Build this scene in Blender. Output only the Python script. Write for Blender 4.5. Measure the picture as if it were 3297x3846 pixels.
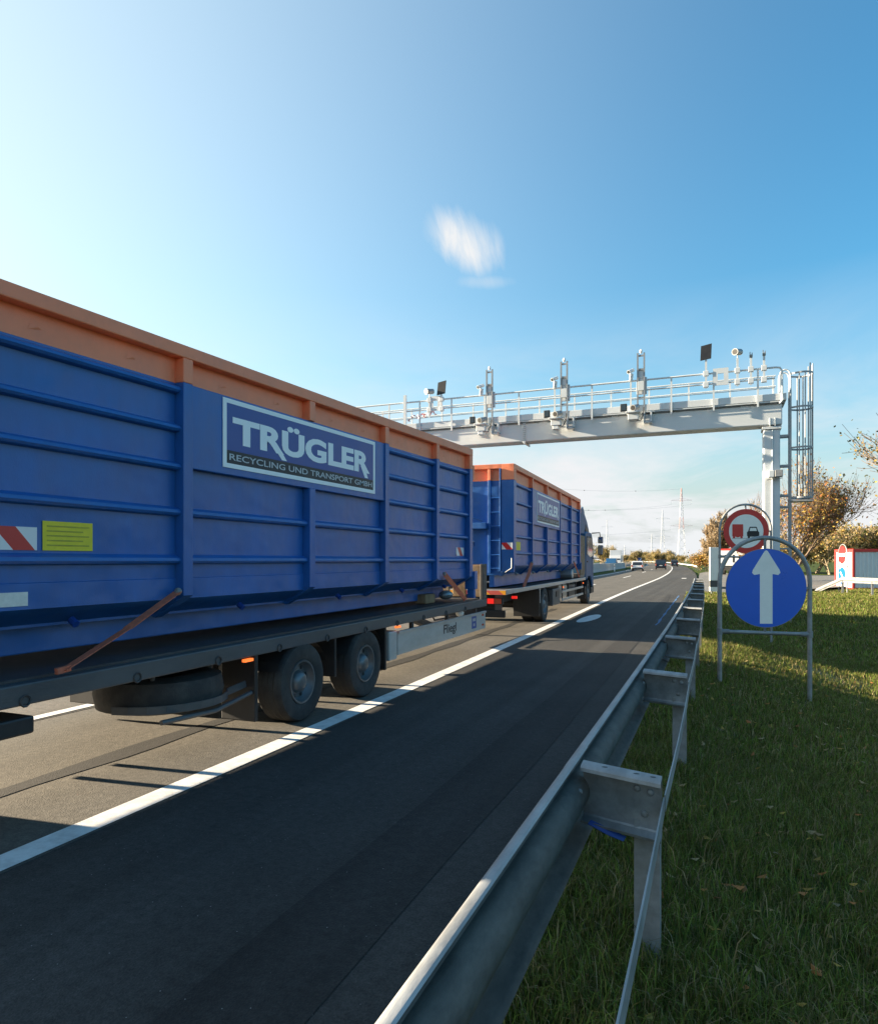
import bpy, math, random
import numpy as np
from mathutils import Vector, Matrix

R = math.radians
for o in list(bpy.data.objects):
    bpy.data.objects.remove(o)
scene = bpy.context.scene
COL = scene.collection

# ------------------------------------------------------------------ camera
CAM_H, YAW = 1.70, R(22.24)
cam_data = bpy.data.cameras.new("camera")
cam_data.sensor_fit = 'HORIZONTAL'
cam_data.sensor_width = 36.0
cam_data.lens = 36.0 * 2564.0 / 3297.0
cam_data.shift_y = 181.0 / 3297.0
cam_data.clip_start = 0.05
cam_data.clip_end = 9000
cam = bpy.data.objects.new("camera", cam_data)
cam.location = (0, 0, CAM_H)
cam.rotation_euler = (R(90), 0, YAW)
COL.objects.link(cam)
scene.camera = cam

# ------------------------------------------------------------------ sun, sky, exposure
SUN_EL, SUN_AZ = R(15.0), R(-96.5)          # azimuth measured from +Y towards +X
sun_dir = Vector((math.sin(SUN_AZ) * math.cos(SUN_EL), math.cos(SUN_AZ) * math.cos(SUN_EL), math.sin(SUN_EL)))
sl = bpy.data.lights.new("sun", 'SUN')
sl.energy = 5.0
sl.angle = R(0.53)
sl.color = (1.0, 0.83, 0.60)
so = bpy.data.objects.new("sun", sl)
so.rotation_euler = (-sun_dir).to_track_quat('-Z', 'Y').to_euler()
so.location = (-60, 0, 40)
COL.objects.link(so)

world = bpy.data.worlds.new("World")
scene.world = world
world.use_nodes = True
wt = world.node_tree
wt.nodes.clear()


def wn(t, **kw):
    n = wt.nodes.new(t)
    for k, v in kw.items():
        setattr(n, k, v)
    return n


def wl(a, b):
    wt.links.new(a, b)


def wmath(op, a, b=None, clamp=False):
    n = wn('ShaderNodeMath', operation=op, use_clamp=clamp)
    for i, v in enumerate((a, b)):
        if v is None:
            continue
        if isinstance(v, (int, float)):
            n.inputs[i].default_value = v
        else:
            wl(v, n.inputs[i])
    return n.outputs[0]


w_out = wn('ShaderNodeOutputWorld')
w_bg = wn('ShaderNodeBackground')
SKY_STRENGTH = 0.062
w_bg.inputs['Strength'].default_value = SKY_STRENGTH
sky = wn('ShaderNodeTexSky', sky_type='NISHITA')
sky.sun_disc = False
sky.sun_elevation = SUN_EL
sky.sun_rotation = SUN_AZ
sky.air_density = 1.0
sky.dust_density = 3.6
sky.ozone_density = 3.0
# thin clouds: direction projected on a high layer, stretched noise; plus one small separate puff
tc = wn('ShaderNodeTexCoord')
sep = wn('ShaderNodeSeparateXYZ')
wl(tc.outputs['Generated'], sep.inputs[0])
zc = wmath('MAXIMUM', sep.outputs['Z'], 0.0)
zz = wmath('ADD', zc, 0.09)
cx_ = wmath('DIVIDE', sep.outputs['X'], zz)
cy_ = wmath('DIVIDE', sep.outputs['Y'], zz)
comb = wn('ShaderNodeCombineXYZ')
wl(cx_, comb.inputs[0])
wl(cy_, comb.inputs[1])
mp = wn('ShaderNodeMapping')
mp.inputs['Scale'].default_value = (0.75, 0.55, 1)
mp.inputs['Rotation'].default_value = (0, 0, R(25))
mp.inputs['Location'].default_value = (3.3, 1.1, 0)
wl(comb.outputs[0], mp.inputs[0])
nz = wn('ShaderNodeTexNoise')
nz.inputs['Scale'].default_value = 1.0
nz.inputs['Detail'].default_value = 7
nz.inputs['Roughness'].default_value = 0.62
nz.inputs['Distortion'].default_value = 0.5
wl(mp.outputs[0], nz.inputs['Vector'])
cm = wn('ShaderNodeMapRange')
cm.inputs['From Min'].default_value = 0.36
cm.inputs['From Max'].default_value = 0.70
wl(nz.outputs['Fac'], cm.inputs['Value'])
# cirrus belongs to the low part of this sky
lowm = wn('ShaderNodeMapRange')
lowm.inputs['From Min'].default_value = 0.10
lowm.inputs['From Max'].default_value = 0.36
lowm.inputs['To Min'].default_value = 1.0
lowm.inputs['To Max'].default_value = 0.0
wl(sep.outputs['Z'], lowm.inputs['Value'])
veil = wn('ShaderNodeMapRange')      # haze layer thickening towards the horizon
veil.inputs['From Min'].default_value = 0.0
veil.inputs['From Max'].default_value = 0.26
veil.inputs['To Min'].default_value = 0.80
veil.inputs['To Max'].default_value = 0.0
wl(sep.outputs['Z'], veil.inputs['Value'])
cirrus = wmath('ADD', wmath('MULTIPLY', wmath('MULTIPLY', cm.outputs[0], lowm.outputs[0]), 0.8), veil.outputs[0], clamp=True)
# small puff
s_, c_ = math.sin(YAW), math.cos(YAW)
def dirpx(px, py):
    a, b = (px - 1648.5) / 2564., (2104. - py) / 2564.
    return Vector((-s_ + c_ * a, c_ + s_ * a, b)).normalized()
def puff(px, py, rx, ry, sc, thr, amp):
    pd = dirpx(px, py)
    dot = []
    for ax in (Vector((c_, s_, 0)), Vector((0, 0, 1))):
        v = wn('ShaderNodeVectorMath', operation='DOT_PRODUCT')
        wl(tc.outputs['Generated'], v.inputs[0])
        v.inputs[1].default_value = ax
        dot.append(wmath('SUBTRACT', v.outputs['Value'], pd.dot(ax)))
    sk = wmath('ADD', dot[0], wmath('MULTIPLY', dot[1], 0.5))
    e = wmath('ADD', wmath('POWER', wmath('DIVIDE', sk, rx), 2.0), wmath('POWER', wmath('DIVIDE', dot[1], ry), 2.0))
    g = wmath('SUBTRACT', 1.0, e, clamp=True)
    cv = wn('ShaderNodeCombineXYZ')
    wl(wmath('MULTIPLY', wmath('ADD', dot[0], wmath('MULTIPLY', dot[1], 0.35)), 2.6), cv.inputs[0])
    wl(wmath('MULTIPLY', wmath('SUBTRACT', dot[1], wmath('MULTIPLY', dot[0], 0.3)), 0.8), cv.inputs[1])
    n2 = wn('ShaderNodeTexNoise')
    n2.inputs['Scale'].default_value = sc
    n2.inputs['Detail'].default_value = 7
    n2.inputs['Roughness'].default_value = 0.6
    n2.inputs['Distortion'].default_value = 0.4
    wl(cv.outputs[0], n2.inputs['Vector'])
    return wmath('MULTIPLY', wmath('MULTIPLY', wmath('ADD', wmath('SUBTRACT', n2.outputs['Fac'], thr), wmath('MULTIPLY', g, 0.55)), g, clamp=True), amp, clamp=True)
p1 = puff(1748, 908, 0.058, 0.050, 13, 0.66, 2.6)
p2 = puff(1830, 1058, 0.05, 0.012, 9, 0.66, 0.8)
cl = wmath('MAXIMUM', wmath('MAXIMUM', cirrus, p1), p2)
mixc = wn('ShaderNodeMix', data_type='RGBA')
wl(cl, mixc.inputs['Factor'])
tint = wn('ShaderNodeMix', data_type='RGBA', blend_type='MULTIPLY')
tint.inputs['Factor'].default_value = 1.0
tint.inputs['B'].default_value = (0.90, 1.085, 0.96, 1)
wl(sky.outputs[0], tint.inputs['A'])
hsv = wn('ShaderNodeHueSaturation')
hsv.inputs['Saturation'].default_value = 1.14
gam = wn('ShaderNodeGamma')
gam.inputs['Gamma'].default_value = 1.22
wl(tint.outputs['Result'], gam.inputs['Color'])
wl(gam.outputs[0], hsv.inputs['Color'])
# bright hazy aureole that thins out away from the sun
sdot = wn('ShaderNodeVectorMath', operation='DOT_PRODUCT')
wl(tc.outputs['Generated'], sdot.inputs[0])
sdot.inputs[1].default_value = sun_dir
aur = wn('ShaderNodeMapRange')
aur.inputs['From Min'].default_value = -0.45
aur.inputs['From Max'].default_value = 0.92
wl(sdot.outputs['Value'], aur.inputs['Value'])
aurf = wmath('MULTIPLY', wmath('POWER', aur.outputs[0], 2.6), 1.0, clamp=True)
mixa = wn('ShaderNodeMix', data_type='RGBA')
wl(aurf, mixa.inputs['Factor'])
wl(hsv.outputs[0], mixa.inputs['A'])
mixa.inputs['B'].default_value = (2.7, 3.08, 3.28, 1)
wl(mixa.outputs['Result'], mixc.inputs['A'])
mixc.inputs['B'].default_value = (3.05, 3.12, 3.18, 1)
wl(mixc.outputs['Result'], w_bg.inputs['Color'])
wl(w_bg.outputs[0], w_out.inputs[0])

vs = scene.view_settings
vs.view_transform = 'Standard'
vs.look = 'None'
vs.gamma = 1.0
vs.use_curve_mapping = False
vs.exposure = 2.22
scene.render.engine = 'CYCLES'
scene.render.resolution_x, scene.render.resolution_y = 877, 1024

# ------------------------------------------------------------------ helpers
rnd = random.Random(7)


def thing(name, label, cat, loc=(0, 0, 0), rz=0.0, group=None):
    o = bpy.data.objects.new(name, None)
    o.empty_display_size = 0.2
    o.location = loc
    o.rotation_euler = (0, 0, rz)
    COL.objects.link(o)
    o['label'] = label
    o['category'] = cat
    if group:
        o['group'] = group
    return o


def tag(o, label=None, cat=None, group=None, kind=None):
    for k, v in (('label', label), ('category', cat), ('group', group), ('kind', kind)):
        if v:
            o[k] = v
    return o


def copy_tree(o, parent=None):
    c = o.copy()
    COL.objects.link(c)
    c.parent = parent
    for ch in o.children:
        copy_tree(ch, c)
    return c


def link_mesh(name, me, mats, parent=None):
    for m in (mats if isinstance(mats, (list, tuple)) else [mats]):
        me.materials.append(m)
    ob = bpy.data.objects.new(name, me)
    COL.objects.link(ob)
    if parent:
        ob.parent = parent
    return ob


class MB:
    def __init__(self):
        self.v, self.f, self.m = [], [], []

    def add(self, vs, fs, mi=0):
        b = len(self.v)
        self.v += [tuple(p) for p in vs]
        for f in fs:
            self.f.append(tuple(i + b for i in f))
            self.m.append(mi)
        return self

    def box(self, x0, x1, y0, y1, z0, z1, mi=0):
        return self.add([(x0, y0, z0), (x1, y0, z0), (x1, y1, z0), (x0, y1, z0), (x0, y0, z1), (x1, y0, z1), (x1, y1, z1), (x0, y1, z1)],
                        [(0, 3, 2, 1), (4, 5, 6, 7), (0, 1, 5, 4), (1, 2, 6, 5), (2, 3, 7, 6), (3, 0, 4, 7)], mi)

    def bar(self, p, q, w, h, up=(0, 0, 1), mi=0):
        p, q, up = Vector(p), Vector(q), Vector(up)
        d = (q - p).normalized()
        s = d.cross(up)
        if s.length < 1e-4:
            s = d.cross(Vector((1, 0, 0)))
        s.normalize()
        u = s.cross(d).normalized()
        vs = []
        for c in (p, q):
            for a, b in ((-1, -1), (1, -1), (1, 1), (-1, 1)):
                vs.append(c + s * (a * w / 2) + u * (b * h / 2))
        return self.add(vs, [(0, 1, 2, 3), (7, 6, 5, 4), (0, 4, 5, 1), (1, 5, 6, 2), (2, 6, 7, 3), (3, 7, 4, 0)], mi)

    def tube(self, pts, r, n=8, caps=True, mi=0, closed=False):
        pts = [Vector(p) for p in pts]
        N = len(pts)
        rs = r if isinstance(r, (list, tuple)) else [r] * N
        vs, fs = [], []
        ref = None
        for i in range(N):
            if closed:
                d = (pts[(i + 1) % N] - pts[i - 1]).normalized()
            else:
                d = (pts[min(i + 1, N - 1)] - pts[max(i - 1, 0)]).normalized()
            if ref is None:
                ref = Vector((0, 0, 1)) if abs(d.z) < 0.9 else Vector((1, 0, 0))
            s = d.cross(ref).normalized()
            u = s.cross(d).normalized()
            ref = u
            for k in range(n):
                a = 2 * math.pi * k / n
                vs.append(pts[i] + (s * math.cos(a) + u * math.sin(a)) * rs[i])
        for i in range(N if closed else N - 1):
            j = (i + 1) % N
            for k in range(n):
                k2 = (k + 1) % n
                fs.append((i * n + k, i * n + k2, j * n + k2, j * n + k))
        if caps and not closed:
            fs.append(tuple(range(n - 1, -1, -1)))
            fs.append(tuple((N - 1) * n + k for k in range(n)))
        return self.add(vs, fs, mi)

    def prism(self, poly, f0, f1, mi=0):
        """poly: list of 2-D points; f0/f1: functions mapping a 2-D point to the two end caps"""
        n = len(poly)
        vs = [f0(p) for p in poly] + [f1(p) for p in poly]
        fs = [tuple(range(n - 1, -1, -1)), tuple(range(n, 2 * n))] + [(i, (i + 1) % n, n + (i + 1) % n, n + i) for i in range(n)]
        return self.add(vs, fs, mi)

    def px(self, poly, x0, x1, mi=0):      # polygon in (y, z), extruded along x
        return self.prism(poly, lambda p: (x0, p[0], p[1]), lambda p: (x1, p[0], p[1]), mi)

    def py(self, poly, y0, y1, mi=0):      # polygon in (x, z), extruded along y
        return self.prism(poly, lambda p: (p[0], y0, p[1]), lambda p: (p[0], y1, p[1]), mi)

    def lathe_x(self, prof, cy, cz, n=32, mi=0, x0=0.0):
        """profile of (x, radius) turned round an axis parallel to x"""
        vs, fs = [], []
        for (x, r) in prof:
            for k in range(n):
                a = 2 * math.pi * k / n
                vs.append((x0 + x, cy + r * math.cos(a), cz + r * math.sin(a)))
        for i in range(len(prof) - 1):
            for k in range(n):
                k2 = (k + 1) % n
                fs.append((i * n + k, (i + 1) * n + k, (i + 1) * n + k2, i * n + k2))
        return self.add(vs, fs, mi)

    def disc_y(self, cx, cz, r, y0, y1, n=48, mi=0):
        poly = [(cx + r * math.cos(2 * math.pi * k / n), cz + r * math.sin(2 * math.pi * k / n)) for k in range(n)]
        return self.py(poly, y0, y1, mi)

    def sphere(self, c, r, nu=10, nv=6, mi=0, sc=(1, 1, 1)):
        vs, fs = [], []
        for j in range(nv + 1):
            t = math.pi * j / nv
            for i in range(nu):
                a = 2 * math.pi * i / nu
                vs.append((c[0] + r * sc[0] * math.sin(t) * math.cos(a), c[1] + r * sc[1] * math.sin(t) * math.sin(a), c[2] + r * sc[2] * math.cos(t)))
        for j in range(nv):
            for i in range(nu):
                i2 = (i + 1) % nu
                fs.append((j * nu + i, (j + 1) * nu + i, (j + 1) * nu + i2, j * nu + i2))
        return self.add(vs, fs, mi)

    def build(self, name, mats, parent=None, fn=None, smooth=False, bevel=0, fix=True):
        me = bpy.data.meshes.new(name)
        vs = [fn(*p) for p in self.v] if fn else self.v
        me.from_pydata(vs, [], self.f)
        if fix:
            import bmesh
            bm = bmesh.new()
            bm.from_mesh(me)
            bmesh.ops.recalc_face_normals(bm, faces=bm.faces)
            bm.to_mesh(me)
            bm.free()
        if any(self.m):
            me.polygons.foreach_set('material_index', self.m)
        if smooth:
            me.polygons.foreach_set('use_smooth', [True] * len(me.polygons))
            try:
                me.set_sharp_from_angle(angle=R(35))
            except Exception:
                pass
        me.update()
        ob = link_mesh(name, me, mats, parent)
        if bevel:
            md = ob.modifiers.new('bevel', 'BEVEL')
            md.width = bevel
            md.segments = 2
            md.limit_method = 'ANGLE'
        return ob


def text_verts(txt, bold=0.0):
    cu = bpy.data.curves.new('lettering', 'FONT')
    cu.body = txt
    cu.offset = bold
    cu.extrude = 0.0
    cu.resolution_u = 4
    ob = bpy.data.objects.new('lettering', cu)
    COL.objects.link(ob)
    bpy.context.view_layer.update()
    dg = bpy.context.evaluated_depsgraph_get()
    me = bpy.data.meshes.new_from_object(ob.evaluated_get(dg))
    vs = [tuple(v.co) for v in me.vertices]
    fs = [tuple(p.vertices) for p in me.polygons]
    bpy.data.objects.remove(ob)
    bpy.data.curves.remove(cu)
    bpy.data.meshes.remove(me)
    xs = [v[0] for v in vs]
    ys = [v[1] for v in vs]
    x0, x1, y0, y1 = min(xs), max(xs), min(ys), max(ys)
    return [((v[0] - x0) / (x1 - x0), (v[1] - y0) / (y1 - y0)) for v in vs], fs


def text_part(name, txt, mat, parent, fmap, bold=0.0, fn=None):
    """flat lettering; fmap maps unit (s, t) to a local point"""
    vs, fs = text_verts(txt, bold)
    mb = MB()
    mb.add([fmap(*p) for p in vs], fs)
    o_ = mb.build(name, mat, parent, fn=fn, fix=False)
    o_['kind'] = 'stuff'
    return o_


# ------------------------------------------------------------------ materials
def nmat(name):
    m = bpy.data.materials.new(name)
    m.use_nodes = True
    nt = m.node_tree
    b = nt.nodes['Principled BSDF']
    return m, nt, b


def pm(name, col, rough=0.5, metal=0.0, var=0.12, scale=6.0, bump=0.0, bscale=80.0, dirt=0.0, dirtcol=(0.10, 0.08, 0.06), spec=0.5, coat=0.0, stretch=(1, 1, 1), dent=0.0):
    m, nt, b = nmat(name)
    N, L = nt.nodes.new, nt.links.new
    tcn = N('ShaderNodeTexCoord')
    mpn = N('ShaderNodeMapping')
    mpn.inputs['Scale'].default_value = stretch
    L(tcn.outputs['Object'], mpn.inputs[0])
    n1 = N('ShaderNodeTexNoise')
    n1.inputs['Scale'].default_value = scale
    n1.inputs['Detail'].default_value = 6
    n1.inputs['Roughness'].default_value = 0.65
    L(mpn.outputs[0], n1.inputs['Vector'])
    mr = N('ShaderNodeMapRange')
    mr.inputs['From Min'].default_value = 0.3
    mr.inputs['From Max'].default_value = 0.7
    mr.inputs['To Min'].default_value = 1 - var
    mr.inputs['To Max'].default_value = 1 + var
    L(n1.outputs['Fac'], mr.inputs['Value'])
    mul = N('ShaderNodeVectorMath')
    mul.operation = 'SCALE'
    mul.inputs[0].default_value = col
    L(mr.outputs[0], mul.inputs['Scale'])
    last = mul.outputs[0]
    if dirt > 0:
        n2 = N('ShaderNodeTexNoise')
        n2.inputs['Scale'].default_value = scale * 0.35
        n2.inputs['Detail'].default_value = 8
        n2.inputs['Roughness'].default_value = 0.7
        L(mpn.outputs[0], n2.inputs['Vector'])
        m2 = N('ShaderNodeMapRange')
        m2.inputs['From Min'].default_value = 0.45
        m2.inputs['From Max'].default_value = 0.72
        m2.inputs['To Max'].default_value = dirt
        L(n2.outputs['Fac'], m2.inputs['Value'])
        mx = N('ShaderNodeMix')
        mx.data_type = 'RGBA'
        L(m2.outputs[0], mx.inputs['Factor'])
        L(last, mx.inputs['A'])
        mx.inputs['B'].default_value = (*dirtcol, 1)
        last = mx.outputs['Result']
    L(last, b.inputs['Base Color'])
    b.inputs['Roughness'].default_value = rough
    b.inputs['Metallic'].default_value = metal
    b.inputs['Specular IOR Level'].default_value = spec
    b.inputs['Coat Weight'].default_value = coat
    rr = N('ShaderNodeMapRange')
    rr.inputs['To Min'].default_value = max(0.02, rough - 0.1)
    rr.inputs['To Max'].default_value = min(1.0, rough + 0.1)
    L(n1.outputs['Fac'], rr.inputs['Value'])
    L(rr.outputs[0], b.inputs['Roughness'])
    if bump > 0:
        n3 = N('ShaderNodeTexNoise')
        n3.inputs['Scale'].default_value = bscale
        n3.inputs['Detail'].default_value = 4
        L(mpn.outputs[0], n3.inputs['Vector'])
        bp = N('ShaderNodeBump')
        bp.inputs['Strength'].default_value = bump
        bp.inputs['Distance'].default_value = 0.01
        L(n3.outputs['Fac'], bp.inputs['Height'])
        L(bp.outputs[0], b.inputs['Normal'])
        if dent > 0:
            n4 = N('ShaderNodeTexNoise')
            n4.inputs['Scale'].default_value = 2.2
            n4.inputs['Detail'].default_value = 2
            L(tcn.outputs['Object'], n4.inputs['Vector'])
            b2 = N('ShaderNodeBump')
            b2.inputs['Strength'].default_value = dent
            b2.inputs['Distance'].default_value = 0.08
            L(n4.outputs['Fac'], b2.inputs['Height'])
            L(bp.outputs[0], b2.inputs['Normal'])
            L(b2.outputs[0], b.inputs['Normal'])
    return m


def asphalt(name, c0, c1, track=0.25, speck=0.5):
    m, nt, b = nmat(name)
    N, L = nt.nodes.new, nt.links.new
    tcn = N('ShaderNodeTexCoord')
    ns = N('ShaderNodeTexNoise')
    ns.inputs['Scale'].default_value = 75
    ns.inputs['Detail'].default_value = 8
    ns.inputs['Roughness'].default_value = 0.9
    L(tcn.outputs['Object'], ns.inputs['Vector'])
    vo = N('ShaderNodeTexVoronoi')
    vo.inputs['Scale'].default_value = 95
    L(tcn.outputs['Object'], vo.inputs['Vector'])
    mp_ = N('ShaderNodeMapping')
    mp_.inputs['Scale'].default_value = (2.2, 0.03, 1)
    L(tcn.outputs['Object'], mp_.inputs[0])
    nl = N('ShaderNodeTexNoise')
    nl.inputs['Scale'].default_value = 1.3
    nl.inputs['Detail'].default_value = 4
    L(mp_.outputs[0], nl.inputs['Vector'])
    nb = N('ShaderNodeTexNoise')
    nb.inputs['Scale'].default_value = 0.9
    nb.inputs['Detail'].default_value = 6
    L(tcn.outputs['Object'], nb.inputs['Vector'])
    mx = N('ShaderNodeMix')
    mx.data_type = 'RGBA'
    mx.inputs['A'].default_value = (*c0, 1)
    mx.inputs['B'].default_value = (*c1, 1)
    mr = N('ShaderNodeMapRange')
    mr.inputs['From Min'].default_value = 0.32
    mr.inputs['From Max'].default_value = 0.68
    L(ns.outputs['Fac'], mr.inputs['Value'])
    L(mr.outputs[0], mx.inputs['Factor'])

    def rng_(sock, a, c, lo, hi):
        q = N('ShaderNodeMapRange')
        q.inputs['From Min'].default_value = a
        q.inputs['From Max'].default_value = c
        q.inputs['To Min'].default_value = lo
        q.inputs['To Max'].default_value = hi
        L(sock, q.inputs['Value'])
        return q.outputs[0]
    mu = N('ShaderNodeMath')
    mu.operation = 'MULTIPLY'
    L(rng_(nl.outputs['Fac'], 0.3, 0.7, 1 - track, 1 + track), mu.inputs[0])
    nm = N('ShaderNodeTexNoise')
    nm.inputs['Scale'].default_value = 17
    nm.inputs['Detail'].default_value = 5
    nm.inputs['Roughness'].default_value = 0.75
    L(tcn.outputs['Object'], nm.inputs['Vector'])
    m0 = N('ShaderNodeMath')
    m0.operation = 'MULTIPLY'
    L(rng_(nb.outputs['Fac'], 0.3, 0.7, 0.80, 1.20), m0.inputs[0])
    L(rng_(nm.outputs['Fac'], 0.3, 0.7, 0.62, 1.38), m0.inputs[1])
    L(m0.outputs[0], mu.inputs[1])
    sc = N('ShaderNodeVectorMath')
    sc.operation = 'SCALE'
    L(mx.outputs['Result'], sc.inputs[0])
    L(mu.outputs[0], sc.inputs['Scale'])
    # bright grit chips
    v2 = N('ShaderNodeTexVoronoi')
    v2.inputs['Scale'].default_value = 30
    L(tcn.outputs['Object'], v2.inputs['Vector'])
    chip = rng_(v2.outputs['Distance'], 0.05, 0.10, speck, 0.0)
    sel = N('ShaderNodeSeparateColor')
    L(v2.outputs['Color'], sel.inputs[0])
    gt = N('ShaderNodeMath')
    gt.operation = 'GREATER_THAN'
    gt.inputs[1].default_value = 0.86
    L(sel.outputs[0], gt.inputs[0])
    cm_ = N('ShaderNodeMath')
    cm_.operation = 'MULTIPLY'
    L(chip, cm_.inputs[0])
    L(gt.outputs[0], cm_.inputs[1])
    m3 = N('ShaderNodeMix')
    m3.data_type = 'RGBA'
    L(cm_.outputs[0], m3.inputs['Factor'])
    L(sc.outputs[0], m3.inputs['A'])
    m3.inputs['B'].default_value = (0.42, 0.42, 0.40, 1)
    L(m3.outputs['Result'], b.inputs['Base Color'])
    b.inputs['Roughness'].default_value = 0.82
    b.inputs['Specular IOR Level'].default_value = 0.35
    bp = N('ShaderNodeBump')
    bp.inputs['Strength'].default_value = 0.4
    bp.inputs['Distance'].default_value = 0.005
    ad = N('ShaderNodeMath')
    ad.operation = 'ADD'
    L(vo.outputs['Distance'], ad.inputs[0])
    ad.inputs[1].default_value = 0.0
    L(ad.outputs[0], bp.inputs['Height'])
    L(bp.outputs[0], b.inputs['Normal'])
    return m


def emit(name, col, strength):
    m, nt, b = nmat(name)
    b.inputs['Base Color'].default_value = (*col, 1)
    b.inputs['Emission Color'].default_value = (*col, 1)
    b.inputs['Emission Strength'].default_value = strength
    b.inputs['Roughness'].default_value = 0.3
    return m


def leafmat(name, col, var=0.35, trans=0.35):
    m, nt, b = nmat(name)
    N, L = nt.nodes.new, nt.links.new
    oi = N('ShaderNodeNewGeometry')
    mr = N('ShaderNodeMapRange')
    mr.inputs['To Min'].default_value = 1 - var
    mr.inputs['To Max'].default_value = 1 + var
    L(oi.outputs['Random Per Island'], mr.inputs['Value'])
    sc = N('ShaderNodeVectorMath')
    sc.operation = 'SCALE'
    sc.inputs[0].default_value = col
    L(mr.outputs[0], sc.inputs['Scale'])
    L(sc.outputs[0], b.inputs['Base Color'])
    b.inputs['Roughness'].default_value = 0.6
    b.inputs['Specular IOR Level'].default_value = 0.25
    if trans:
        tr = N('ShaderNodeBsdfTranslucent')
        L(sc.outputs[0], tr.inputs['Color'])
        ms = N('ShaderNodeMixShader')
        ms.inputs[0].default_value = trans
        L(b.outputs[0], ms.inputs[1])
        L(tr.outputs[0], ms.inputs[2])
        L(ms.outputs[0], nt.nodes['Material Output'].inputs['Surface'])
    return m


def stripes(name, ca, cb, direction, width):
    """hard diagonal stripes in object space (reflective tape)"""
    m, nt, b = nmat(name)
    N, L = nt.nodes.new, nt.links.new
    tcn = N('ShaderNodeTexCoord')
    dp = N('ShaderNodeVectorMath')
    dp.operation = 'DOT_PRODUCT'
    L(tcn.outputs['Object'], dp.inputs[0])
    dp.inputs[1].default_value = direction
    mo = N('ShaderNodeMath')
    mo.operation = 'PINGPONG'
    mo.inputs[1].default_value = width
    L(dp.outputs['Value'], mo.inputs[0])
    gt = N('ShaderNodeMath')
    gt.operation = 'GREATER_THAN'
    gt.inputs[1].default_value = width / 2
    L(mo.outputs[0], gt.inputs[0])
    mx = N('ShaderNodeMix')
    mx.data_type = 'RGBA'
    mx.inputs['A'].default_value = (*ca, 1)
    mx.inputs['B'].default_value = (*cb, 1)
    L(gt.outputs[0], mx.inputs['Factor'])
    L(mx.outputs['Result'], b.inputs['Base Color'])
    b.inputs['Roughness'].default_value = 0.35
    return m


M = {}
M['asphalt'] = asphalt('asphalt', (0.030, 0.0275, 0.0235), (0.165, 0.149, 0.123), 0.12, 0.25)
M['asphalt_shoulder_shaded'] = asphalt('asphalt_shoulder_shaded', (0.008, 0.008, 0.0085), (0.072, 0.069, 0.063), 0.30, 0.9)  # same asphalt as the lane, base colour darkened to hold the trucks' shade
M['seam'] = asphalt('tar_band', (0.0065, 0.0065, 0.007), (0.044, 0.042, 0.039), 0.25, 0.8)
M['exit'] = asphalt('asphalt_exit', (0.13, 0.125, 0.115), (0.20, 0.19, 0.175), 0.1, 0.2)
M['paint'] = pm('road_paint', (0.74, 0.73, 0.70), 0.6, var=0.10, scale=14, bump=0.25, bscale=120, dirt=0.55, dirtcol=(0.30, 0.285, 0.26))
M['blue_spray'] = pm('blue_spray', (0.06, 0.16, 0.34), 0.8, var=0.5, scale=30)
M['blue'] = pm('blue_paint', (0.013, 0.104, 0.345), 0.38, var=0.13, scale=4, bump=0.14, bscale=160, dirt=0.36, dirtcol=(0.052, 0.100, 0.225), stretch=(1, 1, 0.3), dent=0.35)
M['orange'] = pm('orange_paint', (0.95, 0.26, 0.115), 0.48, var=0.08, scale=4, bump=0.12, bscale=160, dirt=0.18, dirtcol=(0.40, 0.14, 0.08), dent=0.3)
M['sign_white'] = pm('sign_white', (0.86, 0.86, 0.84), 0.45, var=0.03, scale=2)
M['decal_blue'] = pm('decal_blue', (0.012, 0.055, 0.265), 0.4, var=0.04, scale=2)
M['decal_black'] = pm('decal_black', (0.012, 0.012, 0.014), 0.5, var=0.1)
M['decal_grey'] = pm('decal_grey', (0.50, 0.51, 0.52), 0.5, var=0.1)
M['yellow'] = pm('yellow_label', (0.72, 0.58, 0.02), 0.5, var=0.08, scale=20)
M['label_line'] = pm('label_print', (0.42, 0.36, 0.03), 0.6, var=0.2)
M['white_label'] = pm('white_label', (0.66, 0.64, 0.58), 0.5, var=0.12, scale=20)
M['tape'] = stripes('red_white_tape', (0.72, 0.70, 0.68), (0.55, 0.025, 0.02), (0, 1, 0.9), 0.15)
M['tape_rear'] = stripes('red_white_tape_rear', (0.74, 0.72, 0.70), (0.60, 0.025, 0.02), (1, 0, 0.9), 0.15)
M['tape_amber'] = stripes('amber_red_tape', (0.85, 0.36, 0.03), (0.55, 0.10, 0.08), (1, 0, 1.2), 0.30)
M['frame_dark'] = pm('chassis_dark', (0.030, 0.030, 0.032), 0.55, var=0.3, scale=5, bump=0.2, dirt=0.55, dirtcol=(0.085, 0.078, 0.066))
M['frame_grey'] = pm('chassis_grey', (0.060, 0.064, 0.070), 0.5, var=0.25, scale=4, bump=0.15, dirt=0.5, dirtcol=(0.13, 0.12, 0.10), stretch=(1, 0.3, 1))
M['black'] = pm('black_plastic', (0.014, 0.014, 0.015), 0.5, var=0.3, dirt=0.3, dirtcol=(0.05, 0.047, 0.04))
M['rubber'] = pm('tyre_rubber', (0.022, 0.022, 0.022), 0.78, var=0.25, scale=10, bump=0.3, dirt=0.65, dirtcol=(0.080, 0.076, 0.066))
M['rim'] = pm('wheel_steel', (0.17, 0.175, 0.18), 0.45, 0.6, var=0.2, dirt=0.6, dirtcol=(0.09, 0.085, 0.075))
M['alu'] = pm('aluminium_dull', (0.42, 0.43, 0.43), 0.42, 0.55, var=0.12, scale=5, dirt=0.4, dirtcol=(0.24, 0.23, 0.20), stretch=(1, 0.4, 1))
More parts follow.
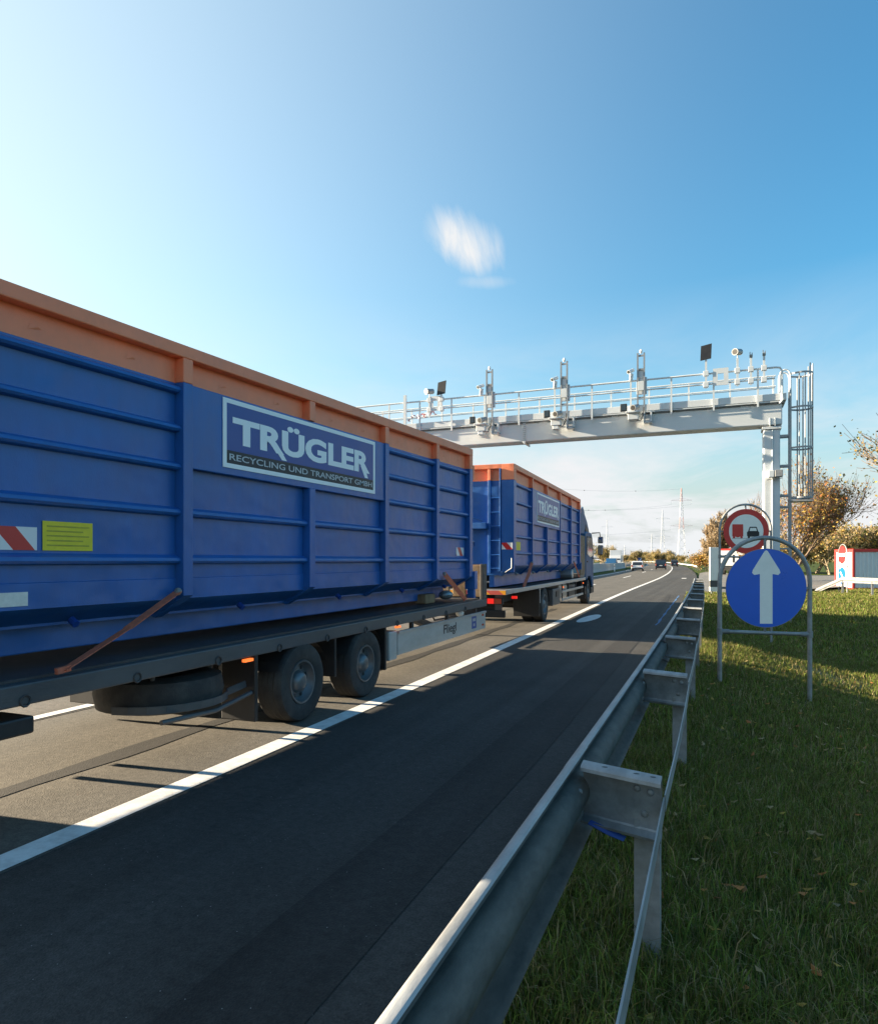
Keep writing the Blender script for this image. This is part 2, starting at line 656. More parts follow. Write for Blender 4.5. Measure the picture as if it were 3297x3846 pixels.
M['plate'] = pm('skirt_plate', (0.42, 0.42, 0.40), 0.5, 0.2, var=0.1, scale=4, dirt=0.5, dirtcol=(0.27, 0.255, 0.22), stretch=(1, 0.5, 1.5))
M['rust'] = pm('rusty_steel', (0.17, 0.11, 0.06), 0.7, 0.25, var=0.6, scale=9, bump=0.3, dirt=0.7, dirtcol=(0.33, 0.29, 0.22))
M['wood'] = pm('worn_plank', (0.24, 0.17, 0.095), 0.75, var=0.45, scale=7, bump=0.3, stretch=(1, 1, 0.2))
M['galv'] = pm('galvanised', (0.30, 0.31, 0.315), 0.5, 0.3, var=0.30, scale=9, bump=0.12, bscale=60, dirt=0.55, dirtcol=(0.17, 0.17, 0.155), stretch=(1, 0.35, 1))
M['galv_post'] = pm('galvanised_post', (0.25, 0.26, 0.26), 0.6, 0.3, var=0.25, scale=9, bump=0.15, dirt=0.6, dirtcol=(0.12, 0.11, 0.09))
M['galv_tube'] = pm('galvanised_tube', (0.30, 0.31, 0.31), 0.5, 0.35, var=0.25, scale=12, bump=0.1, dirt=0.5, dirtcol=(0.16, 0.15, 0.13))
M['gantry'] = pm('gantry_grey', (0.60, 0.635, 0.655), 0.5, 0.0, var=0.04, scale=1.2, dirt=0.25, dirtcol=(0.47, 0.49, 0.49), stretch=(0.4, 1, 3))
M['gantry_tube'] = pm('gantry_tube', (0.60, 0.64, 0.66), 0.45, 0.0, var=0.06, scale=3)
M['cage'] = pm('galvanised_cage', (0.29, 0.30, 0.31), 0.45, 0.3, var=0.15, scale=4)
M['strap'] = pm('strap_webbing', (0.50, 0.125, 0.062), 0.75, var=0.25, scale=25, bump=0.2, dirt=0.3, dirtcol=(0.30, 0.13, 0.09))
M['red_sign'] = pm('sign_red', (0.56, 0.020, 0.018), 0.32, var=0.04, scale=3)
M['blue_sign'] = pm('sign_blue', (0.003, 0.115, 0.60), 0.30, var=0.04, scale=3)
M['cream'] = pm('sign_cream', (0.86, 0.85, 0.79), 0.4, var=0.06, scale=4)
M['glass'] = pm('dark_glass', (0.02, 0.025, 0.03), 0.06, var=0.1, spec=0.9)
M['glass_light'] = pm('cab_glass', (0.16, 0.20, 0.23), 0.12, var=0.1, spec=0.9)
M['mirror'] = pm('mirror_glass', (0.8, 0.82, 0.84), 0.04, 1.0, var=0.02)
M['teal'] = pm('cab_paint', (0.022, 0.095, 0.21), 0.5, var=0.1, scale=3, spec=0.25)
M['tail_red'] = emit('tail_lamp_red', (0.75, 0.02, 0.015), 0.22)
M['amber_lamp'] = emit('amber_marker', (0.9, 0.16, 0.03), 0.35)
M['lens'] = pm('lamp_lens', (0.55, 0.10, 0.05), 0.2, var=0.1)
M['lens_white'] = pm('lamp_lens_white', (0.75, 0.74, 0.70), 0.15, var=0.05)
M['concrete'] = pm('concrete', (0.40, 0.395, 0.375), 0.85, var=0.12, scale=1.5, bump=0.2, bscale=30, dirt=0.3, dirtcol=(0.28, 0.27, 0.25), stretch=(1, 0.3, 1))
M['car_white'] = pm('car_white', (0.62, 0.64, 0.66), 0.25, var=0.03, coat=0.5)
M['car_black'] = pm('car_black', (0.018, 0.018, 0.021), 0.25, var=0.1, coat=0.5)
M['office_white'] = pm('office_white', (0.62, 0.66, 0.69), 0.5, var=0.05, scale=2)
M['office_red'] = pm('office_red', (0.56, 0.035, 0.03), 0.45, var=0.06, scale=2)
M['pylon_red'] = pm('pylon_red', (0.55, 0.26, 0.23), 0.6, var=0.1)
M['pylon_white'] = pm('pylon_white', (0.66, 0.65, 0.63), 0.6, var=0.05)
M['pylon_grey'] = pm('pylon_grey', (0.62, 0.63, 0.64), 0.6, var=0.05)
M['wire'] = pm('wire', (0.25, 0.26, 0.28), 0.5, 0.5, var=0.05)
M['bark'] = pm('bark', (0.15, 0.108, 0.075), 0.9, var=0.4, scale=14, bump=0.5, bscale=25)
M['bark_light'] = pm('bark_light', (0.33, 0.255, 0.165), 0.9, var=0.35, scale=14)
M['straw'] = leafmat('dry_straw', (0.30, 0.23, 0.11), 0.3, 0.2)
M['grass_a'] = leafmat('grass_green', (0.138, 0.188, 0.030), 0.65, 0.4)
M['grass_b'] = leafmat('grass_olive', (0.165, 0.145, 0.038), 0.55, 0.4)
M['galv_dirty'] = pm('galvanised_dirty', (0.088, 0.079, 0.066), 0.75, 0.0, var=0.5, scale=16, bump=0.15, bscale=60, dirt=0.75, dirtcol=(0.070, 0.066, 0.056), stretch=(1, 0.4, 1))
M['leaf_or'] = leafmat('leaf_orange', (0.46, 0.185, 0.060), 0.4, 0.4)
M['leaf_ye'] = leafmat('leaf_yellow', (0.44, 0.29, 0.065), 0.4, 0.4)
M['leaf_gr'] = leafmat('leaf_green', (0.105, 0.115, 0.026), 0.45, 0.4)
M['leaf_dk'] = leafmat('leaf_dark', (0.045, 0.050, 0.018), 0.45, 0.3)
M['leaf_br'] = leafmat('leaf_brown', (0.36, 0.265, 0.135), 0.4, 0.35)
M['leaf_far'] = leafmat('leaf_far_olive', (0.30, 0.26, 0.10), 0.4, 0.35)

# ================================================================== THE SETTING
def interp(pts):
    ys = np.array([p[0] for p in pts], float)
    xs = np.array([p[1] for p in pts], float)
    # smoothed piecewise curve (dense linear interpolation, box-filtered)
    g = np.arange(ys[0], ys[-1], 1.0)
    v = np.interp(g, ys, xs)
    k = 13
    pad = np.concatenate([np.full(k, v[0]) + np.arange(-k, 0) * (v[1] - v[0]), v, np.full(k, v[-1]) + np.arange(1, k + 1) * (v[-1] - v[-2])])
    for _ in range(2):
        pad = np.convolve(pad, np.ones(k) / k, mode='same')
    v2 = pad[k:-k]
    v2[:k] = v[:k]
    v2[-k:] = v[-k:]
    return lambda y: float(np.interp(y, g, v2))


xr = interp([(-60, -3.45), (2, -3.58), (12, -3.74), (26, -4.20), (35, -4.45), (45, -4.63), (55, -4.76), (70, -5.05), (94, -5.9), (135, -7.9), (177, -10.4), (230, -14.4), (287, -19.5), (360, -27.5), (510, -48.0), (700, -84.0), (900, -135.0)])   # right edge line
xl = lambda y: xr(y) - 6.72 - 0.25 * min(1, max(0, (y - 60) / 60))                 # left edge line
xd = lambda y: xr(y) - 3.15 - 0.35 * min(1, max(0, (y - 20) / 60))                 # lane dashes
rail_x = lambda y: -0.568 - 0.00037 * max(y, 0) ** 2
YS_ROAD = [-60, -40, -25, -15] + list(np.arange(-10, 60, 2.0)) + list(np.arange(60, 200, 5.0)) + list(np.arange(200, 900, 15.0))


def smooth(a, b, t):
    t = min(1.0, max(0.0, (t - a) / (b - a)))
    return t * t * (3 - 2 * t)


def wob(x, y):
    return (math.sin(1.7 * x + 0.6 * y) * math.cos(1.1 * y - 0.8 * x) + 0.6 * math.sin(3.9 * x - 2.3 * y + 1.0) * math.sin(2.7 * y + 1.3)) * 0.018


def right_edge(y):      # outer edge of the paved shoulder
    if y < 37:
        return rail_x(y) - 0.42
    return rail_x(37) - 0.42 + (xr(y) + 3.2 - (rail_x(37) - 0.42)) * smooth(37, 60, y)


def softclip(t):
    return 0.5 * (t + math.sqrt(t * t + 0.16))


def terrain(x, y):
    e = right_edge(y)
    u = x - e
    if u <= 0.0:
        if x < -34:
            return -0.35
        return -0.12
    A = 1.0 - 0.78 * smooth(20, 40, y)
    z = 0.015 - 0.225 * A * (softclip(u - 0.75) - softclip(u - 3.55)) - 0.08 * A * smooth(3, 9, u)
    z += wob(x, y) * smooth(0.1, 0.8, u)
    if y > 36:
        z -= 0.05 * smooth(36, 40, y)
    if x > 14:
        z -= 0.35 * smooth(14, 40, x)
    return z


def grid_mesh(name, xs, ys, zf, mat):
    nx, ny = len(xs), len(ys)
    vs = [(x, y, zf(x, y)) for y in ys for x in xs]
    fs = [(j * nx + i, j * nx + i + 1, (j + 1) * nx + i + 1, (j + 1) * nx + i) for j in range(ny - 1) for i in range(nx - 1)]
    me = bpy.data.meshes.new(name)
    me.from_pydata(vs, [], fs)
    me.polygons.foreach_set('use_smooth', [True] * len(fs))
    return link_mesh(name, me, mat)


def soil_material():
    m, nt, b = nmat('grassy_soil')
    N, L = nt.nodes.new, nt.links.new
    tcn = N('ShaderNodeTexCoord')
    n1 = N('ShaderNodeTexNoise')
    n1.inputs['Scale'].default_value = 1.4
    n1.inputs['Detail'].default_value = 8
    n1.inputs['Roughness'].default_value = 0.7
    L(tcn.outputs['Object'], n1.inputs['Vector'])
    n2 = N('ShaderNodeTexNoise')
    n2.inputs['Scale'].default_value = 26
    n2.inputs['Detail'].default_value = 5
    n2.inputs['Roughness'].default_value = 0.8
    L(tcn.outputs['Object'], n2.inputs['Vector'])
    r1 = N('ShaderNodeValToRGB')
    cr = r1.color_ramp
    cr.elements[0].position = 0.30
    cr.elements[0].color = (0.030, 0.040, 0.010, 1)
    cr.elements[1].position = 0.75
    cr.elements[1].color = (0.115, 0.100, 0.035, 1)
    e = cr.elements.new(0.52)
    e.color = (0.052, 0.078, 0.016, 1)
    ad = N('ShaderNodeMath')
    ad.operation = 'MULTIPLY_ADD'
    ad.inputs[1].default_value = 0.55
    L(n2.outputs['Fac'], ad.inputs[0])
    mm = N('ShaderNodeMath')
    mm.operation = 'MULTIPLY'
    mm.inputs[1].default_value = 0.5
    L(n1.outputs['Fac'], mm.inputs[0])
    L(mm.outputs[0], ad.inputs[2])
    L(ad.outputs[0], r1.inputs[0])
    # worn pale earth below the red sign
    geo = N('ShaderNodeNewGeometry')
    vm = N('ShaderNodeVectorMath')
    vm.operation = 'DISTANCE'
    vm.inputs[1].default_value = (1.9, 14.6, -0.6)
    L(geo.outputs['Position'], vm.inputs[0])
    dr = N('ShaderNodeMapRange')
    dr.inputs['From Min'].default_value = 0.3
    dr.inputs['From Max'].default_value = 2.0
    dr.inputs['To Min'].default_value = 1.0
    dr.inputs['To Max'].default_value = 0.0
    L(vm.outputs['Value'], dr.inputs['Value'])
    mp_ = N('ShaderNodeMath')
    mp_.operation = 'MULTIPLY'
    L(dr.outputs[0], mp_.inputs[0])
    L(n2.outputs['Fac'], mp_.inputs[1])
    mx = N('ShaderNodeMix')
    mx.data_type = 'RGBA'
    L(mp_.outputs[0], mx.inputs['Factor'])
    L(r1.outputs[0], mx.inputs['A'])
    mx.inputs['B'].default_value = (0.34, 0.30, 0.23, 1)
    L(mx.outputs['Result'], b.inputs['Base Color'])
    b.inputs['Roughness'].default_value = 0.95
    b.inputs['Specular IOR Level'].default_value = 0.1
    bp = N('ShaderNodeBump')
    bp.inputs['Strength'].default_value = 0.9
    bp.inputs['Distance'].default_value = 0.04
    L(n2.outputs['Fac'], bp.inputs['Height'])
    L(bp.outputs[0], b.inputs['Normal'])
    return m


M['soil'] = soil_material()
gxs = [-4000, -2000, -900, -400, -200, -120, -70, -45, -36, -34.5, -33.5, -25, -15, -8, -3, -1.5] + list(np.arange(-1.2, 6.0, 0.16)) + list(np.arange(6.0, 16, 0.6)) + [18, 22, 28, 36, 50, 80, 140, 300, 700, 1500, 4000]
gys = [-400, -120, -50, -20, -8, -3] + list(np.arange(-1.5, 22, 0.22)) + list(np.arange(22, 62, 0.6)) + [65, 70, 76, 84, 95, 110, 130, 160, 200, 260, 340, 460, 600, 900, 1500, 2500, 5000]
ground = grid_mesh('ground', gxs, gys, terrain, M['soil'])
tag(ground, 'grass covered ground and motorway embankment', None, None, 'structure')


def ribbon(name, fl, fr, ys, z, mat, label=None, parent=None, cols=1):
    vs, fs = [], []
    n = cols + 1
    for y in ys:
        a, b = fl(y), fr(y)
        for c in range(n):
            vs.append((a + (b - a) * c / cols, y, z))
    for i in range(len(ys) - 1):
        for c in range(cols):
            k = i * n + c
            fs.append((k, k + 1, k + n + 1, k + n))
    me = bpy.data.meshes.new(name)
    me.from_pydata(vs, [], fs)
    o = link_mesh(name, me, mat, parent)
    if not parent:
        o['kind'] = 'structure'
    if label:
        o['label'] = label
    return o


ribbon('road', lambda y: xl(y) - 0.55, lambda y: xr(y) + 0.02, YS_ROAD, 0.0, M['asphalt'], 'two lane motorway carriageway')
ribbon('road_shoulder', lambda y: xr(y) + 0.02, right_edge, YS_ROAD, 0.0, M['asphalt_shoulder_shaded'], 'asphalt hard shoulder along the guardrail, truck shade darkened into its colour')
ribbon('oncoming_road', lambda y: xl(y) - 15.0, lambda y: xl(y) - 3.6, YS_ROAD, -0.02, M['asphalt'], 'oncoming carriageway beyond the concrete barrier')
# exit lane branching off behind the guardrail end
me = bpy.data.meshes.new('exit_road')
ex = [(-1.12, 38.0), (-0.2, 38.6), (2.5, 41.0), (7.0, 50.0), (12.0, 62.0), (20.0, 78.0), (20.0, 92.0), (8.0, 88.0), (1.5, 96.0), (-1.6, 108.0), (-2.25, 96.0), (-1.85, 75.0), (-1.5, 62.0), (-1.3, 50.0)]
me.from_pydata([(x, y, -0.004 if x < 1 else -0.03) for x, y in ex], [], [tuple(range(len(ex)))])
tag(link_mesh('exit_road', me, M['exit']), 'pale asphalt exit lane leading to the rest area', None, None, 'structure')
ribbon('tar_band', lambda y: -1.92 - 0.0003 * y * y + 0.008 * math.sin(y * 1.7), lambda y: -1.40 - 0.0006 * y * y + 0.008 * math.sin(y * 1.3), list(np.arange(-10, 36, 0.8)), 0.004, M['seam'], 'darker resurfaced strip along the shoulder')
ribbon('tar_seam', lambda y: -4.93 + 0.025 * math.sin(y * 2.3) - 0.0008 * max(y, 0) ** 2, lambda y: -4.72 + 0.03 * math.sin(y * 3.1) - 0.0008 * max(y, 0) ** 2, list(np.arange(-10, 24, 0.4)), 0.004, M['seam'], 'dark tar seam along the right lane')
ribbon('tar_crack', lambda y: -6.70 + 0.02 * math.sin(y * 1.3), lambda y: -6.675 + 0.02 * math.sin(y * 1.3), list(np.arange(-10, 30, 0.6)), 0.004, M['seam'], 'thin dark joint beside the lane line')

LW = 0.20
edge = ribbon('edge_line', lambda y: xr(y) - LW, xr, YS_ROAD, 0.005, M['paint'], 'solid white edge line between lane and shoulder')
ribbon('left_edge_line', lambda y: xl(y), lambda y: xl(y) + LW, YS_ROAD, 0.005, M['paint'], 'white edge line beside the median')
for k, (a, b) in enumerate([(-20, -13.5), (0.6, 7.5), (20.5, 27.0), (41, 48.6), (67.5, 76.3), (96, 105.5), (124, 133), (153, 162), (182, 191)]):
    ribbon('lane_dash', lambda y: xd(y) - 0.075, lambda y: xd(y) + 0.075, list(np.linspace(a, b, 8)), 0.005, M['paint'], 'white lane dash on the asphalt')
# white painted lens-shaped patch on the shoulder, small dash, blue survey spray
def flat(name, pts, z, mat, label):
    me_ = bpy.data.meshes.new(name)
    me_.from_pydata([(x, y, z) for x, y in pts], [], [tuple(range(len(pts)))])
    o_ = link_mesh(name, me_, mat)
    o_['kind'] = 'structure'
    o_['label'] = label
    return o_
pts = []
for k in range(24):
    a = 2 * math.pi * k / 24
    px_, py_ = 1.45 * math.cos(a), (0.26 if math.sin(a) > 0 else 0.20) * math.sin(a)
    pts.append((-3.50 + py_ * 1.0 + 0.015 * px_, 20.1 + px_))
flat('painted_patch', pts, 0.006, M['paint'], 'white painted patch on the shoulder beside the edge line')
flat('short_dash', [(-3.15, 66.5), (-2.75, 66.5), (-2.75, 68.5), (-3.15, 68.5)], 0.006, M['paint'], 'short white mark on the far shoulder')
ribbon('blue_mark', lambda y: -1.53 - 0.015 * (y - 19) + 0.02 * math.sin(3 * y), lambda y: -1.48 - 0.015 * (y - 19) + 0.02 * math.sin(2.3 * y), list(np.arange(18.6, 35, 0.8)), 0.005, M['blue_spray'], 'faint blue sprayed survey line on the shoulder')
# grass median
ribbon('median', lambda y: xl(y) - 3.6, lambda y: xl(y) - 0.55, YS_ROAD, 0.02, M['soil'], 'grass median strip', cols=2)


# ------------------------------------------------------------------ concrete median barrier (segments)
bar_ = thing('median_barrier', 'long grey concrete barrier between the two carriageways', 'barrier', (xl(25) - 2.9, 25, 0))
def barrier_seg(y0, y1):
    mb = MB()
    prof = [(-0.32, 0.0), (0.32, 0.0), (0.30, 0.10), (0.17, 0.36), (0.11, 1.16), (-0.11, 1.16), (-0.17, 0.36), (-0.30, 0.10)]
    ox, oy = bar_.location.x, bar_.location.y
    mb.prism(prof, lambda p: (xl(y0) - 2.9 + p[0] - ox, y0 - oy, p[1]), lambda p: (xl(y1) - 2.9 + p[0] - ox, y1 - oy, p[1]))
    return mb.build('barrier_segment', M['concrete'], bar_)
yy = 13.0
while yy < 150:
    barrier_seg(yy, yy + 5.97)
    yy += 6.0


# ------------------------------------------------------------------ guardrails
LIP = [(-0.062, 0.778), (-0.054, 0.790), (-0.042, 0.795), (-0.026, 0.793), (-0.020, 0.786)]
W_PROF = [(-0.058, 0.779), (-0.070, 0.762), (-0.072, 0.742), (-0.052, 0.722)] + [(-0.052 + 0.082 * math.cos(a_), 0.645 + 0.080 * math.sin(a_)) for a_ in np.linspace(1.35, -1.35, 13)] + [(-0.055, 0.556), (-0.062, 0.540), (-0.050, 0.518), (-0.020, 0.498), (0.012, 0.486), (0.030, 0.480), (0.036, 0.472)]


def sweep_rail(mb, path, prof=W_PROF, thick=0.004):
    """path: list of (x, y, z offset); the profile is swept along it as a sheet with thickness"""
    n = len(prof)
    vs, fs = [], []
    for i, (x, y, z) in enumerate(path):
        a = path[max(0, i - 1)]
        b = path[min(len(path) - 1, i + 1)]
        d = Vector((b[0] - a[0], b[1] - a[1], 0)).normalized()
        nr = Vector((d.y, -d.x, 0))
        for (v, h) in prof:
            vs.append((x + nr.x * v, y + nr.y * v, z + h))
        for (v, h) in prof:
            vs.append((x + nr.x * (v - thick), y + nr.y * (v - thick), z + h - thick * 0.4))
    m = 2 * n
    for i in range(len(path) - 1):
        for k in range(n - 1):
            fs.append((i * m + k, i * m + k + 1, (i + 1) * m + k + 1, (i + 1) * m + k))
            fs.append((i * m + n + k + 1, i * m + n + k, (i + 1) * m + n + k, (i + 1) * m + n + k + 1))
        for k, k2 in ((0, n), (n - 1, 2 * n - 1)):
            fs.append((i * m + k, i * m + k2, (i + 1) * m + k2, (i + 1) * m + k))
    for i in (0, len(path) - 1):
        for k in range(n - 1):
            fs.append((i * m + k, i * m + k + 1, i * m + n + k + 1, i * m + n + k))
    mb.add(vs, fs)


gr = thing('guardrail', 'galvanised steel guardrail with ladder-like brackets running away beside the shoulder', 'guardrail', (-0.6, 3.0, 0))
GX, GY = -0.6, 3.0
BY = [0.22, 3.08, 5.90, 8.66, 11.38, 14.10, 17.08, 20.06, 23.05, 25.95, 28.85, 31.6, 34.0, 36.0]
joints = [-5.6, 0.15, 3.02, 8.60, 14.04, 20.0, 25.9, 31.55, 36.25]
for i in range(len(joints) - 1):
    mb = MB()
    a, b = joints[i], joints[i + 1] + (0.32 if i < len(joints) - 2 else 0)
    off = 0.006 * (i % 2)
    sweep_rail(mb, [(rail_x(y) - GX + off, y - GY, off) for y in np.linspace(a, b, 9)])
    rb_ = mb.build('rail_beam', M['galv_dirty'], gr, smooth=True)
    mb = MB()
    sweep_rail(mb, [(rail_x(y) - GX + off, y - GY, off) for y in np.linspace(a, b, 9)], LIP)
    mb.build('rail_lip', M['galv'], rb_, smooth=True)


def bolt_part(p, r, axis, parent, name='bolt'):
    mb = MB()
    ax = Vector(axis).normalized()
    pv = Vector(p)
    mb.tube([pv, pv + ax * 0.004, pv + ax * 0.010, pv + ax * 0.013], [r * 1.0, r * 1.0, r * 0.75, r * 0.25], n=10)
    return mb.build(name, M['galv_post'], parent, smooth=True)


for i, y in enumerate(BY):
    rx = rail_x(y) - GX
    yy = y - GY
    near = i < 5
    gz_ = terrain(rail_x(y) + 0.36, y)
    # C-shaped cross bracket: web, curled top and bottom flange
    mb = MB()
    x0, x1 = rx + 0.005, rx + 0.352
    dy = -0.055 / 1.0
    prof = [(0.012, 0.540), (-0.055, 0.528), (-0.068, 0.534), (-0.072, 0.546), (-0.067, 0.546), (-0.055, 0.536), (0.0, 0.548), (0.006, 0.556), (0.006, 0.774), (0.0, 0.785), (-0.055, 0.780), (-0.066, 0.764), (-0.071, 0.764), (-0.068, 0.779), (-0.055, 0.787), (0.006, 0.793), (0.012, 0.786)]
    vs = []
    mb.prism(prof, lambda p: (x0, yy + p[0] + 0.03, p[1]), lambda p: (x1, yy + p[0] - 0.06, p[1] - 0.006))
    br = mb.build('bracket', M['galv'], gr, smooth=True)
    if near:
        for (t, z) in ((0.70, 0.715), (0.86, 0.708), (0.79, 0.612)):
            xb = x0 + (x1 - x0) * t
            yb = yy + 0.03 - 0.09 * t + 0.006
            bolt_part((xb, yb, z), 0.016, (0, -1, 0), br)
        for t in (0.30, 0.70, 0.90):       # dark slots in the top flange
            mb = MB()
            xs = x0 + (x1 - x0) * t
            ys = yy + 0.03 - 0.09 * t
            zt_ = lambda yl_: 0.7928 + (yl_ - 0.006) * 0.0984 - 0.006 * t + 0.0012
            mb.add([(xs + 0.013 * math.cos(q) , ys - 0.026 + 0.006 * math.sin(q), zt_(-0.026 + 0.006 * math.sin(q))) for q in np.linspace(0, 2 * math.pi, 10, endpoint=False)], [tuple(range(10))])
            mb.build('slot', M['black'], br)
        for z in (0.725, 0.545):            # bolts through the beam
            bolt_part((rx + (0.015 if z > 0.6 else -0.06), yy - 0.11, z - (0.03 if z > 0.6 else 0.0)), 0.013, (1, 0, 0.5), gr)
    # sigma post
    mb = MB()
    px0, px1 = rx + 0.235, rx + 0.342
    mb.py([(px0, gz_ - 0.25), (px1, gz_ - 0.25), (px1, 0.58), (px0, 0.58)], yy - 0.030, yy - 0.024)
    mb.py([(px0, gz_ - 0.25), (px0 + 0.006, gz_ - 0.25), (px0 + 0.006, 0.58), (px0, 0.58)], yy - 0.024, yy + 0.035)
    mb.py([(px1 - 0.006, gz_ - 0.25), (px1, gz_ - 0.25), (px1, 0.58), (px1 - 0.006, 0.58)], yy - 0.024, yy + 0.035)
    mb.build('post', M['galv_post'], gr)
# rear tension strap, in lengths from bracket to bracket
for i in range(len(BY) - 1):
    mb = MB()
    pts = []
    for t in np.linspace(0, 1.0, 7):
        y = BY[i] + (BY[i + 1] - BY[i]) * t
        sag = 0.012 * math.sin(math.pi * t)
        pts.append((rail_x(y) - GX + 0.360 + 0.004 * (i % 2) + sag * 0.4, y - GY - 0.06, 0.675 - sag + 0.01 * ((i * 7) % 3 - 1)))
    for a, b in zip(pts[:-1], pts[1:]):
        mb.bar(a, b, 0.006, 0.070)
    mb.build('rear_strap', M['galv'], gr)
mb = MB()
pts = [(rail_x(y) - GX + 0.363, y - GY - 0.06, 0.67) for y in (-3.0, -1.0, 0.22)]
for a, b in zip(pts[:-1], pts[1:]):
    mb.bar(a, b, 0.006, 0.070)
mb.build('rear_strap', M['galv'], gr)


def simple_rail(name, label, path, cat='guardrail', post_every=4.0, ground_z=None, mat='galv', end_down=0.0):
    """guardrail along a world path [(x, y)]"""
    ox, oy = path[0]
    t = thing(name, label, cat, (ox, oy, 0))
    P = [(x - ox, y - oy, -0.02) for x, y in path]
    if end_down:
        P[0] = (P[0][0], P[0][1], -end_down)
    for i in range(len(P) - 1):
        mb = MB()
        sweep_rail(mb, [P[i], ((P[i][0] + P[i + 1][0]) / 2, (P[i][1] + P[i + 1][1]) / 2, (P[i][2] + P[i + 1][2]) / 2), P[i + 1]])
        mb.build('rail_beam', M[mat], t, smooth=True)
    for i in range(1 if end_down else 0, len(P)):
        mb = MB()
        z0 = ground_z if ground_z is not None else -0.1
        mb.box(P[i][0] + 0.03, P[i][0] + 0.13, P[i][1] - 0.04, P[i][1] + 0.04, z0 - 0.1, P[i][2] + 0.74)
        mb.build('post', M['galv_post'], t)
    return t


simple_rail('guardrail', 'far bright guardrail curving left past the exit lane', [(xr(y) + 4.0 - 1.0 * smooth(150, 200, y), y) for y in (122, 135, 150, 165, 180, 200, 220, 245, 270, 300, 340, 380, 430, 500, 600, 700)], mat='gantry_tube')
simple_rail('guardrail', 'dark guardrail on the median beyond the concrete barrier', [(xl(y) - 2.4, y) for y in (150, 158, 166, 175, 185, 195, 210, 225, 245, 270, 300, 350, 420, 520)], mat='galv_post')
simple_rail('guardrail', 'light guardrail on the far side of the oncoming road', [(xl(y) - 16.0, y) for y in (60, 90, 120, 150, 180, 210, 240, 280, 330, 390, 460, 560, 700)], mat='gantry_tube')
simple_rail('guardrail', 'weathered guardrail with its end sloping to the grass before the red and white office cabin', [(5.35, 46.2), (6.4, 44.1), (7.45, 42.0), (8.6, 39.7), (9.9, 37.1), (11.2, 34.5), (12.6, 31.7)], ground_z=-0.3, end_down=0.78)

# ================================================================== ROLL-OFF CONTAINERS
def lettering_side(parent, txt, mat, y0, y1, z0, z1, x, bold, fn, name='lettering'):
    return text_part(name, txt, mat, parent, lambda s, t: (x, y0 + (y1 - y0) * s, z0 + (z1 - z0) * t), bold, fn)


